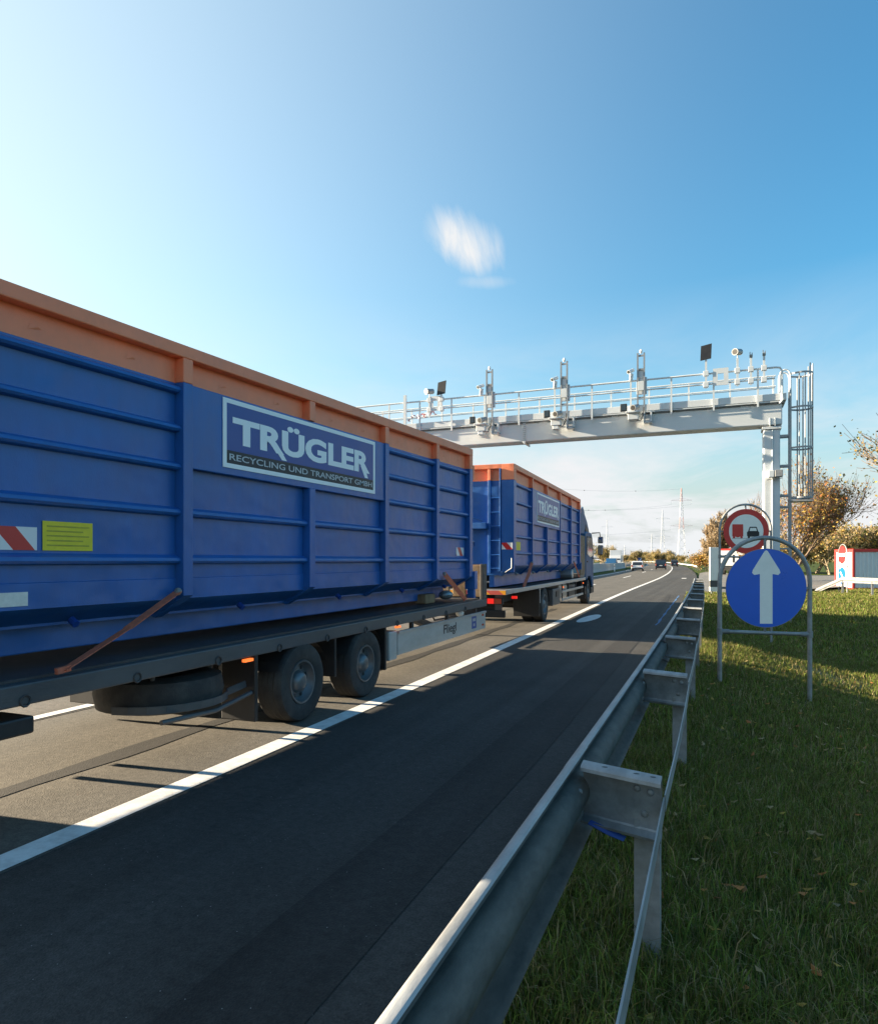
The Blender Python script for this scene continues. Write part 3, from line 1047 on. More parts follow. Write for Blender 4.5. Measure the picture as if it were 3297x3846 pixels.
def make_container(root, posts, lv, panel, fn, width=2.45, short_post=None, smooth_bays=(), door=True):
    """local frame: x = 0 is the outer face of the right-hand posts, y runs forward, z is height"""
    u0, u1 = posts[0], posts[-1]
    W = width
    B, O = M['blue'], M['orange']
    xw = -0.095                       # wall sheet
    zb, zs, zf = lv['bend'], lv['skirt'], lv['floor']
    oe, rl, rt = lv['oe'], lv['rimlow'], lv['rimtop']
    low = lv['low']
    inn = 0.34
    # walls
    for side in (1, -1):
        mx = (lambda x: x) if side == 1 else (lambda x: -W - x)
        mb = MB()
        mb.add([(mx(xw), u0, zb), (mx(xw), u1, zb), (mx(xw), u1, oe), (mx(xw), u0, oe), (mx(xw - 0.006), u0, zb), (mx(xw - 0.006), u1, zb), (mx(xw - 0.006), u1, oe), (mx(xw - 0.006), u0, oe)],
               [(0, 1, 2, 3), (7, 6, 5, 4), (3, 2, 6, 7), (0, 4, 5, 1)])
        mb.build('side_wall', B, root, fn)
        mb = MB()
        mb.add([(mx(xw + 0.010), u0, zb - 0.004), (mx(xw + 0.010), u1, zb - 0.004), (mx(xw + 0.010), u1, low), (mx(xw + 0.010), u0, low), (mx(xw + 0.002), u0, low + 0.006), (mx(xw + 0.002), u1, low + 0.006)],
               [(0, 1, 2, 3), (3, 2, 5, 4)])
        mb.build('lower_sheet', B, root, fn)
        mb = MB()
        mb.add([(mx(xw + 0.010), u0, zb - 0.004), (mx(xw + 0.010), u1, zb - 0.004), (mx(-inn), u1, zs), (mx(-inn), u0, zs)], [(0, 1, 2, 3)])
        mb.build('chamfer_sheet', B, root, fn)
        mb = MB()
        mb.add([(mx(xw), u0, oe + 0.001), (mx(xw), u1, oe + 0.001), (mx(xw), u1, rl + 0.02), (mx(xw), u0, rl + 0.02), (mx(xw - 0.006), u0, oe + 0.001), (mx(xw - 0.006), u1, oe + 0.001), (mx(xw - 0.006), u1, rl + 0.02), (mx(xw - 0.006), u0, rl + 0.02)],
               [(0, 1, 2, 3), (7, 6, 5, 4), (0, 4, 5, 1)])
        mb.build('upper_band', O, root, fn)
        mb = MB()
        mb.box(min(mx(-0.11), mx(0.0)), max(mx(-0.11), mx(0.0)), u0 - 0.02, u1 + 0.02, rl, rt)
        mb.build('top_rim', O, root, fn, bevel=0.008)
        # stiffener posts
        for k, u in enumerate(posts):
            w = 0.11 if 0 < k < len(posts) - 1 else 0.13
            ya, yb = u - w / 2, u + w / 2
            if k == 0:
                ya, yb = u - 0.02, u + w
            if k == len(posts) - 1:
                ya, yb = u - w, u + 0.02
            ztop = lv['panel_low'] if k == short_post else oe
            mb = MB()
            xa, xb = sorted((mx(xw), mx(-0.003)))
            mb.box(xa, xb, ya, yb, zb + 0.02, ztop)
            lo = MB()
            c = 0.015
            A = [(mx(-0.003), ya, zb + 0.02), (mx(-0.003), yb, zb + 0.02), (mx(-inn + 0.02), yb - c, zs - 0.04), (mx(-inn + 0.02), ya + c, zs - 0.04), (mx(xw), ya, zb + 0.02), (mx(xw), yb, zb + 0.02), (mx(-inn - 0.06), yb - c, zs - 0.02), (mx(-inn - 0.06), ya + c, zs - 0.02)]
            mb.add(A, [(0, 1, 2, 3), (7, 6, 5, 4), (0, 3, 7, 4), (1, 5, 6, 2), (3, 2, 6, 7)])
            mb.build('stiffener', B, root, fn, bevel=0.006)
            mb = MB()
            mb.box(xa, xb, ya, yb, oe + 0.001 if k != short_post else oe + 0.001, rl)
            mb.build('band_stiffener', O, root, fn, bevel=0.006)
        if side == -1:
            continue
        # horizontal ribs, bay by bay
        for k in range(len(posts) - 1):
            a = posts[k] + (0.11 if k == 0 else 0.055)
            b = posts[k + 1] - (0.11 if k == len(posts) - 2 else 0.055)
            for name, z in lv['ribs']:
                if k in smooth_bays and z > lv['panel_low'] - 0.06:
                    continue
                mb = MB()
                pr = [(xw, z - 0.040), (xw + 0.052, z - 0.030), (xw + 0.066, z - 0.012), (xw + 0.060, z + 0.012), (xw, z + 0.040)]
                mb.py(pr, a, b)
                mb.build('rib', B, root, fn)
            # pressed dimples in the orange band
            for t in (0.27, 0.73):
                mb = MB()
                yc = a + (b - a) * t
                zc_ = (oe + rl) / 2
                mb.add([(xw + 0.002, yc - 0.05, zc_ - 0.03), (xw + 0.002, yc + 0.05, zc_ - 0.01), (xw + 0.008, yc + 0.02, zc_ + 0.0), (xw + 0.002, yc - 0.03, zc_ + 0.02)], [(0, 1, 2), (0, 2, 3), (1, 3, 2)])
                mb.build('dimple', O, root, fn)
            # hook pins under the wall
            mb = MB()
            yc = (a + b) / 2
            mb.tube([(-inn + 0.10, yc, zs + 0.02), (-inn + 0.15, yc, zs - 0.015)], 0.028, n=8)
            mb.build('cover_hook', M['decal_blue'] if lv.get('dark_hooks') else M['galv_tube'], root, fn, smooth=True)
    # flat sheet behind the sign
    if panel:
        py0, py1, pz0, pz1 = panel
        s0, s1 = posts[smooth_bays[0]], posts[smooth_bays[-1] + 1]
        mb = MB()
        mb.box(xw + 0.002, -0.022, s0 + 0.05, s1 - 0.05, lv['panel_low'], oe - 0.002)
        mb.build('flat_sheet', B, root, fn, bevel=0.006)
        xs = -0.0185
        sg = thing_part('sign_board', root)
        t = 0.042
        mb = MB()
        mb.box(xs, xs + 0.004, py0, py1, pz0, pz0 + t)
        mb.box(xs, xs + 0.004, py0, py1, pz1 - t, pz1)
        mb.box(xs, xs + 0.004, py0, py0 + t * 1.2, pz0 + t, pz1 - t)
        mb.box(xs, xs + 0.004, py1 - t * 1.2, py1, pz0 + t, pz1 - t)
        mb.build('border', M['sign_white'], sg, fn)
        zb1 = pz0 + t + 0.19 * (pz1 - pz0)
        mb = MB()
        mb.box(xs, xs + 0.002, py0 + t * 1.2, py1 - t * 1.2, zb1, pz1 - t)
        mb.build('blue_field', M['decal_blue'], sg, fn)
        mb = MB()
        mb.box(xs, xs + 0.002, py0 + t * 1.2, py1 - t * 1.2, pz0 + t, zb1 - 0.001)
        mb.build('black_band', M['decal_black'], sg, fn)
        wy = py1 - py0
        hz = pz1 - pz0
        mid0, mid1 = zb1 + 0.10 * hz, pz1 - t - 0.10 * hz
        lettering_side(sg, 'TRÜGLER', M['sign_white'], py0 + 0.045 * wy, py1 - 0.05 * wy, mid0, mid1, xs + 0.004, 0.042, fn)
        # the two R legs run down below the base line
        for f0, f1 in ((0.250, 0.325), (0.868, 0.925)):
            mb = MB()
            ya, yb = py0 + f0 * wy, py0 + f1 * wy
            mb.add([(xs + 0.0035, ya, mid0 + 0.08), (xs + 0.0035, ya + 0.10, mid0 + 0.08), (xs + 0.0035, yb + 0.03, mid0 - 0.055), (xs + 0.0035, yb - 0.055, mid0 - 0.055)], [(0, 1, 2, 3)])
            mb.build('letter_leg', M['sign_white'], sg, fn)
        lettering_side(sg, 'RECYCLING UND TRANSPORT GMBH', M['decal_grey'], py0 + 0.03 * wy, py1 - 0.03 * wy, pz0 + t + 0.05 * hz, zb1 - 0.045 * hz, xs + 0.004, 0.012, fn)
    # floor, ends, long skids
    mb = MB()
    mb.box(-W + inn, -inn, u0, u1, zs - 0.02, zs + 0.06)
    mb.build('floor_pan', B, root, fn)
    for nm, ya, yb in (('rear_wall', u0 + 0.02, u0 + 0.03), ('front_wall', u1 - 0.03, u1 - 0.02)):
        mb = MB()
        mb.py([(-W + inn, zs), (-inn, zs), (xw - 0.01, zb), (xw - 0.01, oe), (-W - xw + 0.01, oe), (-W - xw + 0.01, zb)], ya, yb)
        mb.build(nm, B, root, fn)
        mb = MB()
        mb.box(-W - xw + 0.01, xw - 0.01, ya, yb, oe + 0.001, rl)
        mb.build(nm.replace('wall', 'band'), O, root, fn)
        mb = MB()
        mb.box(-W + 0.112, -0.112, ya - 0.04, yb + 0.04, rl + 0.002, rt - 0.004)
        mb.build('top_rim', O, root, fn, bevel=0.006)
    for x in (-inn - 0.28, -W + inn + 0.16):
        mb = MB()
        mb.box(x, x + 0.12, u0 + 0.02, u1 - 0.15, zf, zs - 0.021)
        mb.build('skid', B, root, fn, bevel=0.01)


def thing_part(name, parent):
    o = bpy.data.objects.new(name, None)
    o.empty_display_size = 0.1
    COL.objects.link(o)
    o.parent = parent
    return o


def side_label(root, name, mat, y0, y1, z0, z1, x, fn, thick=0.003):
    mb = MB()
    mb.box(x, x + thick, y0, y1, z0, z1)
    return mb.build(name, mat, root, fn)


# ---- container on the trailer
TX = -4.05
def warp_t(x, y, z):
    if z > 2.3:
        z = z + (z - 2.3) / 1.2 * 0.105 * (y - 6.45) / 3.6
    return (x, y, z)


tc_root = thing('roll_off_container', 'large blue roll-off container with orange rim on the trailer, nearest the viewer', 'container', (TX, 0, 0))
ct_lv = dict(bend=1.385, skirt=1.255, floor=1.035, low=1.548, oe=3.208, rimlow=3.42, rimtop=3.53, panel_low=2.475, dark_hooks=True,
             ribs=[('r0', 3.150), ('a', 2.815), ('b', 2.483), ('c', 2.100), ('d', 1.706)])
make_container(tc_root, [1.45, 2.62, 4.441, 6.313, 8.111, 9.887, 11.49], ct_lv, (4.88, 7.78, 2.54, 3.185), warp_t, short_post=3, smooth_bays=(2, 3))
side_label(tc_root, 'reflective_tape', M['tape'], 2.68, 3.15, 1.765, 1.915, -0.092, warp_t)
yl = side_label(tc_root, 'yellow_notice', M['yellow'], 3.19, 3.58, 1.765, 1.962, -0.091, warp_t)
for k in range(5):
    mb = MB()
    z = 1.795 + k * 0.032
    mb.box(-0.0875, -0.0865, 3.22, 3.55 - 0.05 * (k % 2), z, z + 0.010)
    mb.build('print_line', M['label_line'], yl, warp_t)
side_label(tc_root, 'white_notice', M['white_label'], 2.72, 3.08, 1.405, 1.495, -0.0835, warp_t)
side_label(tc_root, 'reflective_tape', M['tape'], 10.90, 11.27, 1.775, 1.92, -0.092, warp_t)
# front corner: hinge box and hook post of the container
mb = MB()
mb.box(-0.16, 0.035, 11.512, 11.66, 1.18, 1.50)
mb.box(-0.12, 0.02, 11.512, 11.60, 1.02, 1.18)
mb.build('corner_foot', M['blue'], tc_root, warp_t, bevel=0.01)
mb = MB()
mb.box(-0.10, 0.0, 11.512, 11.60, 3.05, 3.28)
mb.build('corner_latch', M['orange'], tc_root, warp_t, bevel=0.01)
mb = MB()
mb.tube([(-0.06, 11.515, 2.05), (-0.06, 11.72, 2.03), (-0.06, 11.74, 1.95)], 0.02, n=6)
mb.build('tarpaulin_hook', M['blue'], tc_root, warp_t)

# ---- trailer under it
tr = thing('trailer', 'dark two-axle flatbed trailer carrying the nearest container', 'trailer', (TX, 0, 0))
def tilt(x, y, z):
    return (x, y, z + 0.0055 * (y - 7.5))
mb = MB()
mb.box(-0.10, 0.0, 1.35, 12.30, 0.805, 0.945)
mb.build('side_rail', M['frame_grey'], tr, tilt, bevel=0.012)
mb = MB()
mb.box(-2.5, -2.4, 1.35, 12.30, 0.805, 0.945)
mb.build('side_rail', M['frame_grey'], tr, tilt, bevel=0.012)
mb = MB()
mb.box(-2.398, -0.102, 1.35, 12.28, 0.90, 0.962)
mb.build('deck', M['frame_dark'], tr, tilt)
for x in (-0.85, -1.75):
    mb = MB()
    mb.box(x, x + 0.14, 1.4, 12.3, 0.815, 0.897)
    mb.build('chassis_beam', M['frame_dark'], tr, tilt)
for y in (2.2, 4.0, 5.6, 6.7, 8.3, 9.8, 11.4):
    mb = MB()
    mb.box(-2.39, -0.11, y, y + 0.09, 0.83, 0.898)
    mb.build('cross_member', M['frame_dark'], tr, tilt)


def wheel(parent, y, r, x_out, w, rim_r, dual=False, n=40, sgn=1):
    """wheel whose outer face is at x_out (sgn = +1 faces +x)"""
    t = thing_part('wheel', parent)
    mb = MB()
    pr = [(-w, rim_r), (-w, r * 0.94), (-w + 0.03, r), (-0.03, r), (0.0, r * 0.955), (0.006, r * 0.90), (0.004, rim_r * 1.12), (-0.012, rim_r)]
    mb.lathe_x([(x * sgn, q) for x, q in pr], 0, 0, n)
    ty = mb.build('tyre', M['rubber'], t, lambda x, yy, z: (x + x_out, yy + y, z + r), smooth=True)
    # tread grooves
    mb = MB()
    for gx in (-w * 0.28, -w * 0.5, -w * 0.72):
        mb.lathe_x([((gx - 0.006) * sgn, r + 0.0015), ((gx + 0.006) * sgn, r + 0.0015)], 0, 0, n)
    mb.build('tread_groove', M['black'], ty, lambda x, yy, z: (x + x_out, yy + y, z + r))
    mb = MB()
    mb.lathe_x([(x * sgn, q) for x, q in [(-0.012, rim_r), (0.002, rim_r * 0.98), (0.0, rim_r * 0.90), (-0.04, rim_r * 0.86), (-0.075, rim_r * 0.74), (-0.07, rim_r * 0.52), (-0.045, rim_r * 0.47), (-0.02, rim_r * 0.42), (0.0, rim_r * 0.30), (0.005, rim_r * 0.24), (0.005, 0.0)]], 0, 0, n)
    rm = mb.build('rim', M['rim'], t, lambda x, yy, z: (x + x_out, yy + y, z + r), smooth=True)
    for k in range(8):
        a = 2 * math.pi * (k + 0.5) / 8
        mb = MB()
        cy, cz = math.cos(a) * rim_r * 0.66, math.sin(a) * rim_r * 0.66
        mb.lathe_x([(-0.066 * sgn, rim_r * 0.095), (-0.062 * sgn, 0.0)], cy, cz, 8)
        mb.build('hand_hole', M['black'], rm, lambda x, yy, z: (x + x_out, yy + y, z + r))
    return t


for y in (6.13, 7.52):
    wheel(tr, y, 0.415, -0.005, 0.30, 0.232)
    wheel(tr, y, 0.415, -2.495, 0.30, 0.232, sgn=-1)
    mb = MB()
    mb.tube([(-2.2, y, 0.40), (-0.3, y, 0.40)], 0.07, n=10)
    mb.build('axle', M['frame_dark'], tr, smooth=True)
for (y0, y1, z0) in ((5.34, 5.39, 0.17), (6.80, 6.84, 0.36), (8.08, 8.12, 0.24)):
    mb = MB()
    mb.box(-0.42, -0.02, y0, y1, z0, 0.82)
    mb.build('mudflap', M['black'], tr, tilt, bevel=0.01)
    mb = MB()
    mb.box(-2.47, -2.07, y0, y1, z0, 0.82)
    mb.build('mudflap', M['black'], tr, tilt, bevel=0.01)
for y in np.arange(2.1, 12.0, 0.9):
    mb = MB()
    mb.tube([(0.004, y + 0.035 * math.cos(a), 0.835 + 0.035 * math.sin(a)) for a in np.linspace(0, 2 * math.pi, 10, endpoint=False)], 0.008, n=5, closed=True)
    mb.build('lashing_ring', M['frame_dark'], tr, tilt)
# suspension bellows and brake gear (dark mass between the wheels)
for y in (5.7, 6.5, 7.15, 7.8):
    mb = MB()
    mb.lathe_x([(0, 0.0), (0, 0.13), (0.05, 0.15), (0.1, 0.13), (0.15, 0.15), (0.2, 0.13), (0.2, 0)], y, 0.60, 14, x0=-0.75)
    mb.build('air_bellows', M['black'], tr, smooth=True)
# spare wheel slung flat behind the axles
sp = thing_part('spare_wheel_carrier', tr)
mb = MB()
n = 36
pr = [(0.20, -0.11), (0.40, -0.14), (0.52, -0.11), (0.545, 0.0), (0.52, 0.11), (0.40, 0.14), (0.20, 0.11)]
vs, fs = [], []
for (r_, z_) in pr:
    for k in range(n):
        a = 2 * math.pi * k / n
        vs.append((-0.56 + r_ * math.cos(a), 4.70 + r_ * math.sin(a), 0.555 + z_ * 1.12))
for i in range(len(pr) - 1):
    for k in range(n):
        fs.append((i * n + k, i * n + (k + 1) % n, (i + 1) * n + (k + 1) % n, (i + 1) * n + k))
mb.add(vs, fs)
mb.build('spare_tyre', M['rubber'], sp, smooth=True)
mb = MB()
arc = [(-0.56 + 0.57 * math.sin(a), 4.70 - 0.58 * math.cos(a), 0.475) for a in np.linspace(0.1, 2.4, 10)] + [(-0.12, 5.33, 0.52)]
for a, b in zip(arc[:-1], arc[1:]):
    mb.bar(a, b, 0.012, 0.065)
mb.build('carrier_band', M['frame_grey'], sp)
mb = MB()
mb.tube([(-0.06, 4.20, 0.40), (-0.03, 4.8, 0.38), (-0.06, 5.33, 0.44)], 0.022, n=8)
mb.tube([(-0.3, 4.35, 0.82), (-0.3, 4.35, 0.66)], 0.02, n=6)
mb.tube([(-0.3, 5.05, 0.82), (-0.3, 5.05, 0.66)], 0.02, n=6)
mb.build('carrier_frame', M['frame_grey'], sp)
# rear under-run guard and lamp bracket
mb = MB()
mb.box(-2.44, -0.06, 1.42, 1.50, 0.46, 0.60)
mb.build('underrun_guard', M['frame_dark'], tr, bevel=0.01)
mb = MB()
mb.box(-0.34, -0.03, 2.45, 3.09, 0.585, 0.70)
mb.build('storage_box', M['black'], tr, bevel=0.015)
for x in (-0.6, -1.9):
    mb = MB()
    mb.box(x, x + 0.08, 1.44, 1.52, 0.56, 0.83)
    mb.build('guard_bracket', M['frame_dark'], tr)
mb = MB()
mb.box(-2.47, -2.16, 1.95, 2.86, 0.50, 0.80)
mb.build('storage_box', M['black'], tr, bevel=0.015)
for y in (3.62, 3.98):
    mb = MB()
    mb.box(-2.46, -2.38, y, y + 0.07, 0.50, 0.82)
    mb.build('support_leg', M['frame_dark'], tr)
for yc in (6.13, 7.52):
    mb = MB()
    arc_ = [(yc + 0.50 * math.cos(a), 0.415 + 0.455 * math.sin(a)) for a in np.linspace(math.pi * 0.88, math.pi * 0.12, 12)]
    for a, b in zip(arc_[:-1], arc_[1:]):
        mb.add([(-0.012, a[0], min(a[1], 0.80)), (-0.012, b[0], min(b[1], 0.80)), (-0.36, b[0], min(b[1], 0.80)), (-0.36, a[0], min(a[1], 0.80))], [(0, 1, 2, 3)])
    mb.build('mudguard', M['black'], tr, smooth=True)
mb = MB()
mb.lathe_x([(0, 0.0), (0.0, 0.12), (0.02, 0.135), (0.68, 0.135), (0.70, 0.12), (0.70, 0.0)], 9.2, 0.64, 18, x0=-1.6)
mb.build('air_tank', M['frame_grey'], tr, smooth=True)
for y in (3.3, 5.0):
    mb = MB()
    mb.tube([(-0.5, y, 0.80), (-0.45, y + 0.3, 0.70), (-0.5, y + 0.8, 0.78), (-0.6, y + 1.2, 0.74)], 0.016, n=6)
    mb.build('brake_hose', M['black'], tr, smooth=True)
# side skirt with lettering
sk = thing_part('side_skirt', tr)
mb = MB()
mb.box(-0.045, -0.02, 8.47, 12.27, 0.392, 0.700)
mb.build('skirt_panel', M['plate'], sk, lambda x, y, z: (x, y, z + 0.006 * (y - 8.5)), bevel=0.006)
mb = MB()
mb.box(-0.047, 0.004, 8.47, 12.27, 0.690, 0.722)
mb.build('skirt_edge', M['alu'], sk, lambda x, y, z: (x, y, z + 0.006 * (y - 8.5)), bevel=0.004)
mb = MB()
mb.box(-0.20, -0.025, 8.22, 8.46, 0.34, 0.735)
mb.build('skirt_end', M['plate'], sk, bevel=0.02)
lettering_side(sk, 'Fliegl', M['decal_black'], 10.15, 10.72, 0.47, 0.66, -0.0185, 0.02, None)
mb = MB()
mb.box(-0.0195, -0.018, 11.50, 11.74, 0.47, 0.69)
mb.build('blue_logo', M['decal_blue'], sk)
mb = MB()
mb.box(-0.018, -0.0172, 11.55, 11.70, 0.60, 0.65)
mb.box(-0.018, -0.0172, 11.58, 11.66, 0.51, 0.56)
mb.build('logo_mark', M['plate'], sk)
for z in (0.48, 0.66):
    mb = MB()
    mb.box(-0.0195, -0.012, 12.06, 12.16, z, z + 0.035)
    mb.build('reflector', M['lens'], sk)
for y in (9.0, 10.4, 11.8):
    mb = MB()
    mb.box(-0.10, -0.05, y, y + 0.06, 0.45, 0.83)
    mb.build('skirt_bracket', M['frame_dark'], sk)
for (y, z) in ((5.22, 0.765), (8.44, 0.785)):
    mb = MB()
    mb.box(-0.03, 0.008, y - 0.06, y + 0.06, z - 0.012, z + 0.014)
    mb.build('side_marker_lamp', M['amber_lamp'], tr)
mb = MB()
mb.sphere((-0.12, 11.15, 0.78), 0.075, 12, 8, sc=(1, 1.1, 0.9))
mb.build('filler_cap', M['lens_white'], tr, smooth=True)
# front headboard
hb = thing_part('headboard', tr)
for k, x in enumerate((-0.32, -0.62, -0.95, -1.3, -1.65, -2.0, -2.35)):
    mb = MB()
    mb.box(x, x + 0.26, 12.10, 12.16, 1.01, 1.60 - 0.02 * (k % 2))
    mb.build('plank', M['rust'], hb, bevel=0.008)
mb = MB()
mb.box(-0.055, 0.0, 12.05, 12.30, 0.96, 1.63)
mb.build('corner_post', M['frame_dark'], hb, bevel=0.01)
mb = MB()
mb.box(-2.42, -0.06, 12.165, 12.21, 1.55, 1.62)
mb.box(-2.42, -0.06, 12.165, 12.21, 1.24, 1.30)
mb.build('headboard_rail', M['rust'], hb)
mb = MB()
mb.sphere((-0.30, 10.95, 1.10), 0.10, 12, 8, sc=(1.2, 1.6, 0.8))
mb.build('lock_roller', M['alu'], tr, smooth=True)
mb = MB()
mb.box(-0.55, -0.35, 10.2, 10.6, 0.985, 1.14)
mb.build('container_stop', M['wood'], tr, bevel=0.02)
# drawbar to the truck
mb = MB()
mb.bar((-1.25, 11.6, 0.62), (-1.28, 12.5, 0.40), 0.14, 0.12)
mb.bar((-1.28, 12.5, 0.40), (-1.30, 14.9, 0.42), 0.14, 0.11)
mb.build('drawbar', M['frame_dark'], tr)
mb = MB()
mb.tube([(-1.2, 12.2, 0.85), (-1.2, 12.6, 0.50), (-1.2, 13.9, 0.49), (-1.2, 14.5, 0.70)], 0.018, n=6)
mb.build('air_hose', M['black'], tr, smooth=True)


# ---- lashing straps
def strap(label, p, q, w=0.055, tail=None):
    t = thing('lashing_strap', label, 'strap', tuple(q), group=None)
    b = Vector(q)
    mb = MB()
    P = [Vector(p) - b, (Vector(p) * 0.5 + Vector(q) * 0.5) - b + Vector((0.012, 0, -0.01)), Vector((0, 0, 0))]
    if tail:
        P.append(Vector(tail) - b)
    for a, c in zip(P[:-1], P[1:]):
        mb.bar(a, c, 0.006, w, up=(0.2, 0.9, 0.4))
    mb.build('webbing', M['strap'], t)
    mb = MB()
    mb.sphere(P[0] + Vector((0, 0, 0.0)), 0.032, 8, 6)
    mb.build('hook', M['galv_post'], t, smooth=True)
    mb = MB()
    mb.bar(P[2] + Vector((0, -0.05, 0)), P[2] + Vector((0, 0.05, 0.01)), 0.03, 0.04)
    mb.build('ratchet', M['strap'], t)
    return t


strap('faded orange lashing strap across the near end of the trailer container', (TX - 0.01, 4.33, 1.445), (TX + 0.012, 3.26, 0.965), 0.075)
strap('orange lashing strap at the front end of the trailer container', (TX - 0.01, 10.16, 1.48), (TX - 0.02, 11.15, 1.02), 0.085)


# ================================================================== TRUCK
KX, KY, KA = -4.41, 18.58, R(1.93)
tk_c = thing('roll_off_container', 'blue roll-off container with orange rim and rear ladder on the truck ahead', 'container', (KX, KY, 0), KA)
ck_lv = dict(bend=1.575, skirt=1.37, floor=1.075, low=1.755, oe=3.535, rimlow=3.785, rimtop=3.905, panel_low=2.62, ribs=[('r0', 3.47), ('a', 3.055), ('b', 2.645), ('c', 2.255), ('d', 1.87)])
KP = [-3.50, -1.575, 0.322, 2.339, 4.375, 6.30]
ident = lambda x, y, z: (x, y, z)
make_container(tk_c, KP, ck_lv, (-1.05, 2.15, 2.70, 3.48), ident, short_post=2, smooth_bays=(1, 2))
side_label(tk_c, 'yellow_notice', M['yellow'], -3.06, -2.60, 1.935, 2.135, -0.091, ident)
side_label(tk_c, 'reflective_tape', M['tape'], -3.38, -3.10, 1.945, 2.08, -0.092, ident)
side_label(tk_c, 'reflective_tape', M['strap'], 5.86, 6.02, 1.96, 2.10, -0.092, ident)
# rear end: corner panel, ladder bay, door leaf
mb = MB()
mb.box(-0.30, -0.002, -3.60, -3.522, 1.42, 3.533)
mb.build('corner_panel', M['blue'], tk_c, bevel=0.008)
mb = MB()
mb.box(-0.30, -0.002, -3.60, -3.522, 3.536, 3.90)
mb.build('corner_panel', M['orange'], tk_c, bevel=0.008)
mb = MB()
mb.box(-0.62, -0.555, -3.60, -3.50, 1.40, 3.533)
mb.box(-1.95, -1.89, -3.60, -3.50, 1.40, 3.533)
mb.build('door_post', M['blue'], tk_c, bevel=0.006)
mb = MB()
mb.box(-0.62, -0.555, -3.60, -3.50, 3.536, 3.79)
mb.box(-2.44, -0.301, -3.60, -3.522, 3.80, 3.902)
mb.build('door_head', M['orange'], tk_c, bevel=0.006)
mb = MB()
mb.box(-0.335, -0.306, -3.625, -3.535, 1.45, 3.80)
mb.build('ladder_rail', M['blue'], tk_c, bevel=0.004)
for z in (3.13, 2.80, 2.48, 2.15, 1.82, 1.51):
    mb = MB()
    mb.tube([(-0.555, -3.585, z), (-0.31, -3.585, z)], 0.014, n=8)
    mb.build('rung', M['blue'], tk_c, smooth=True)
mb = MB()
mb.box(-1.15, -0.63, -3.72, -3.51, 2.42, 2.56)
mb.tube([(-0.70, -3.75, 2.60), (-1.2, -3.80, 2.75)], 0.02, n=6)
mb.build('door_lock', M['blue'], tk_c, bevel=0.01)
mb = MB()
mb.box(-0.285, -0.03, -3.606, -3.602, 1.945, 2.10)
mb.build('reflective_tape', M['tape_rear'], tk_c)
mb = MB()
mb.tube([(-0.05, -3.62, 1.75), (-0.05, -3.62, 1.52), (-0.20, -3.62, 1.42)], 0.012, n=6)
mb.build('drain_pipe', M['galv_tube'], tk_c, smooth=True)
mb = MB()
mb.box(-0.16, 0.03, 6.322, 6.40, 1.36, 1.62)
mb.build('corner_foot', M['blue'], tk_c, bevel=0.01)
mb = MB()
mb.box(-0.10, 0.0, 6.322, 6.40, 3.42, 3.70)
mb.build('corner_latch', M['orange'], tk_c, bevel=0.01)

tk = thing('truck', 'blue and grey two-axle flatbed truck hauling the front container and the trailer', 'truck', (KX, KY, 0), KA)
mb = MB()
mb.box(-0.06, 0.0, -4.15, 7.55, 0.945, 1.050)
mb.build('bed_edge', M['alu'], tk, bevel=0.012)
mb = MB()
mb.box(-2.50, -2.44, -4.15, 7.55, 0.945, 1.050)
mb.build('bed_edge', M['alu'], tk, bevel=0.012)
mb = MB()
mb.box(-2.438, -0.062, -4.14, 7.55, 0.96, 1.042)
mb.build('bed_floor', M['frame_dark'], tk)
mb = MB()
mb.box(-2.49, -0.01, -4.22, -4.152, 0.935, 1.048)
mb.build('rear_beam', M['alu'], tk, bevel=0.01)
mb = MB()
mb.box(-2.47, -0.03, -4.226, -4.2205, 0.94, 1.03)
mb.build('reflective_tape', M['tape_amber'], tk)
for x in (-0.85, -1.75):
    mb = MB()
    mb.box(x, x + 0.10, -4.0, 9.2, 0.62, 0.935)
    mb.build('chassis_beam', M['frame_dark'], tk)
for x0 in (-0.62, -2.40):
    lamp = thing_part('tail_lamp', tk)
    mb = MB()
    mb.box(x0, x0 + 0.50, -4.14, -4.06, 0.72, 0.865)
    mb.build('lamp_housing', M['black'], lamp, bevel=0.01)
    mb = MB()
    mb.box(x0 + 0.03, x0 + 0.13, -4.146, -4.1405, 0.735, 0.85)
    mb.build('reversing_lens', M['lens_white'], lamp)
    mb = MB()
    mb.box(x0 + 0.15, x0 + 0.30, -4.146, -4.1405, 0.735, 0.85)
    mb.build('brake_lens', M['tail_red'], lamp)
    mb = MB()
    mb.box(x0 + 0.32, x0 + 0.47, -4.146, -4.1405, 0.735, 0.85)
    mb.build('indicator_lens', M['lens'], lamp)
mb = MB()
mb.box(-0.16, -0.04, -3.2, -3.12, 0.80, 0.86)
mb.build('rear_marker_lamp', M['tail_red'], tk)
mb = MB()
mb.box(-2.40, -0.10, -4.05, -3.95, 0.42, 0.58)
mb.build('underrun_bar', M['black'], tk, bevel=0.01)
mb = MB()
mb.box(-1.0, -0.35, -3.95, -3.3, 0.45, 0.92)
mb.build('tow_frame', M['black'], tk, bevel=0.02)
mb = MB()
mb.box(-0.74, -0.02, -0.74, -0.68, 0.19, 0.90)
mb.build('mudflap', M['black'], tk, bevel=0.01)
mb = MB()
mb.box(-2.48, -1.76, -0.74, -0.68, 0.19, 0.90)
mb.build('mudflap', M['black'], tk, bevel=0.01)
mb = MB()
mb.box(-0.05, -0.02, -0.70, -0.62, 0.55, 0.95)
mb.build('mudguard_edge', M['alu'], tk)
mb = MB()
arc = [(-0.02 + 0.62 * math.cos(a), 0.47 + 0.50 * math.sin(a)) for a in np.linspace(math.pi * 0.97, math.pi * 0.03, 14)]
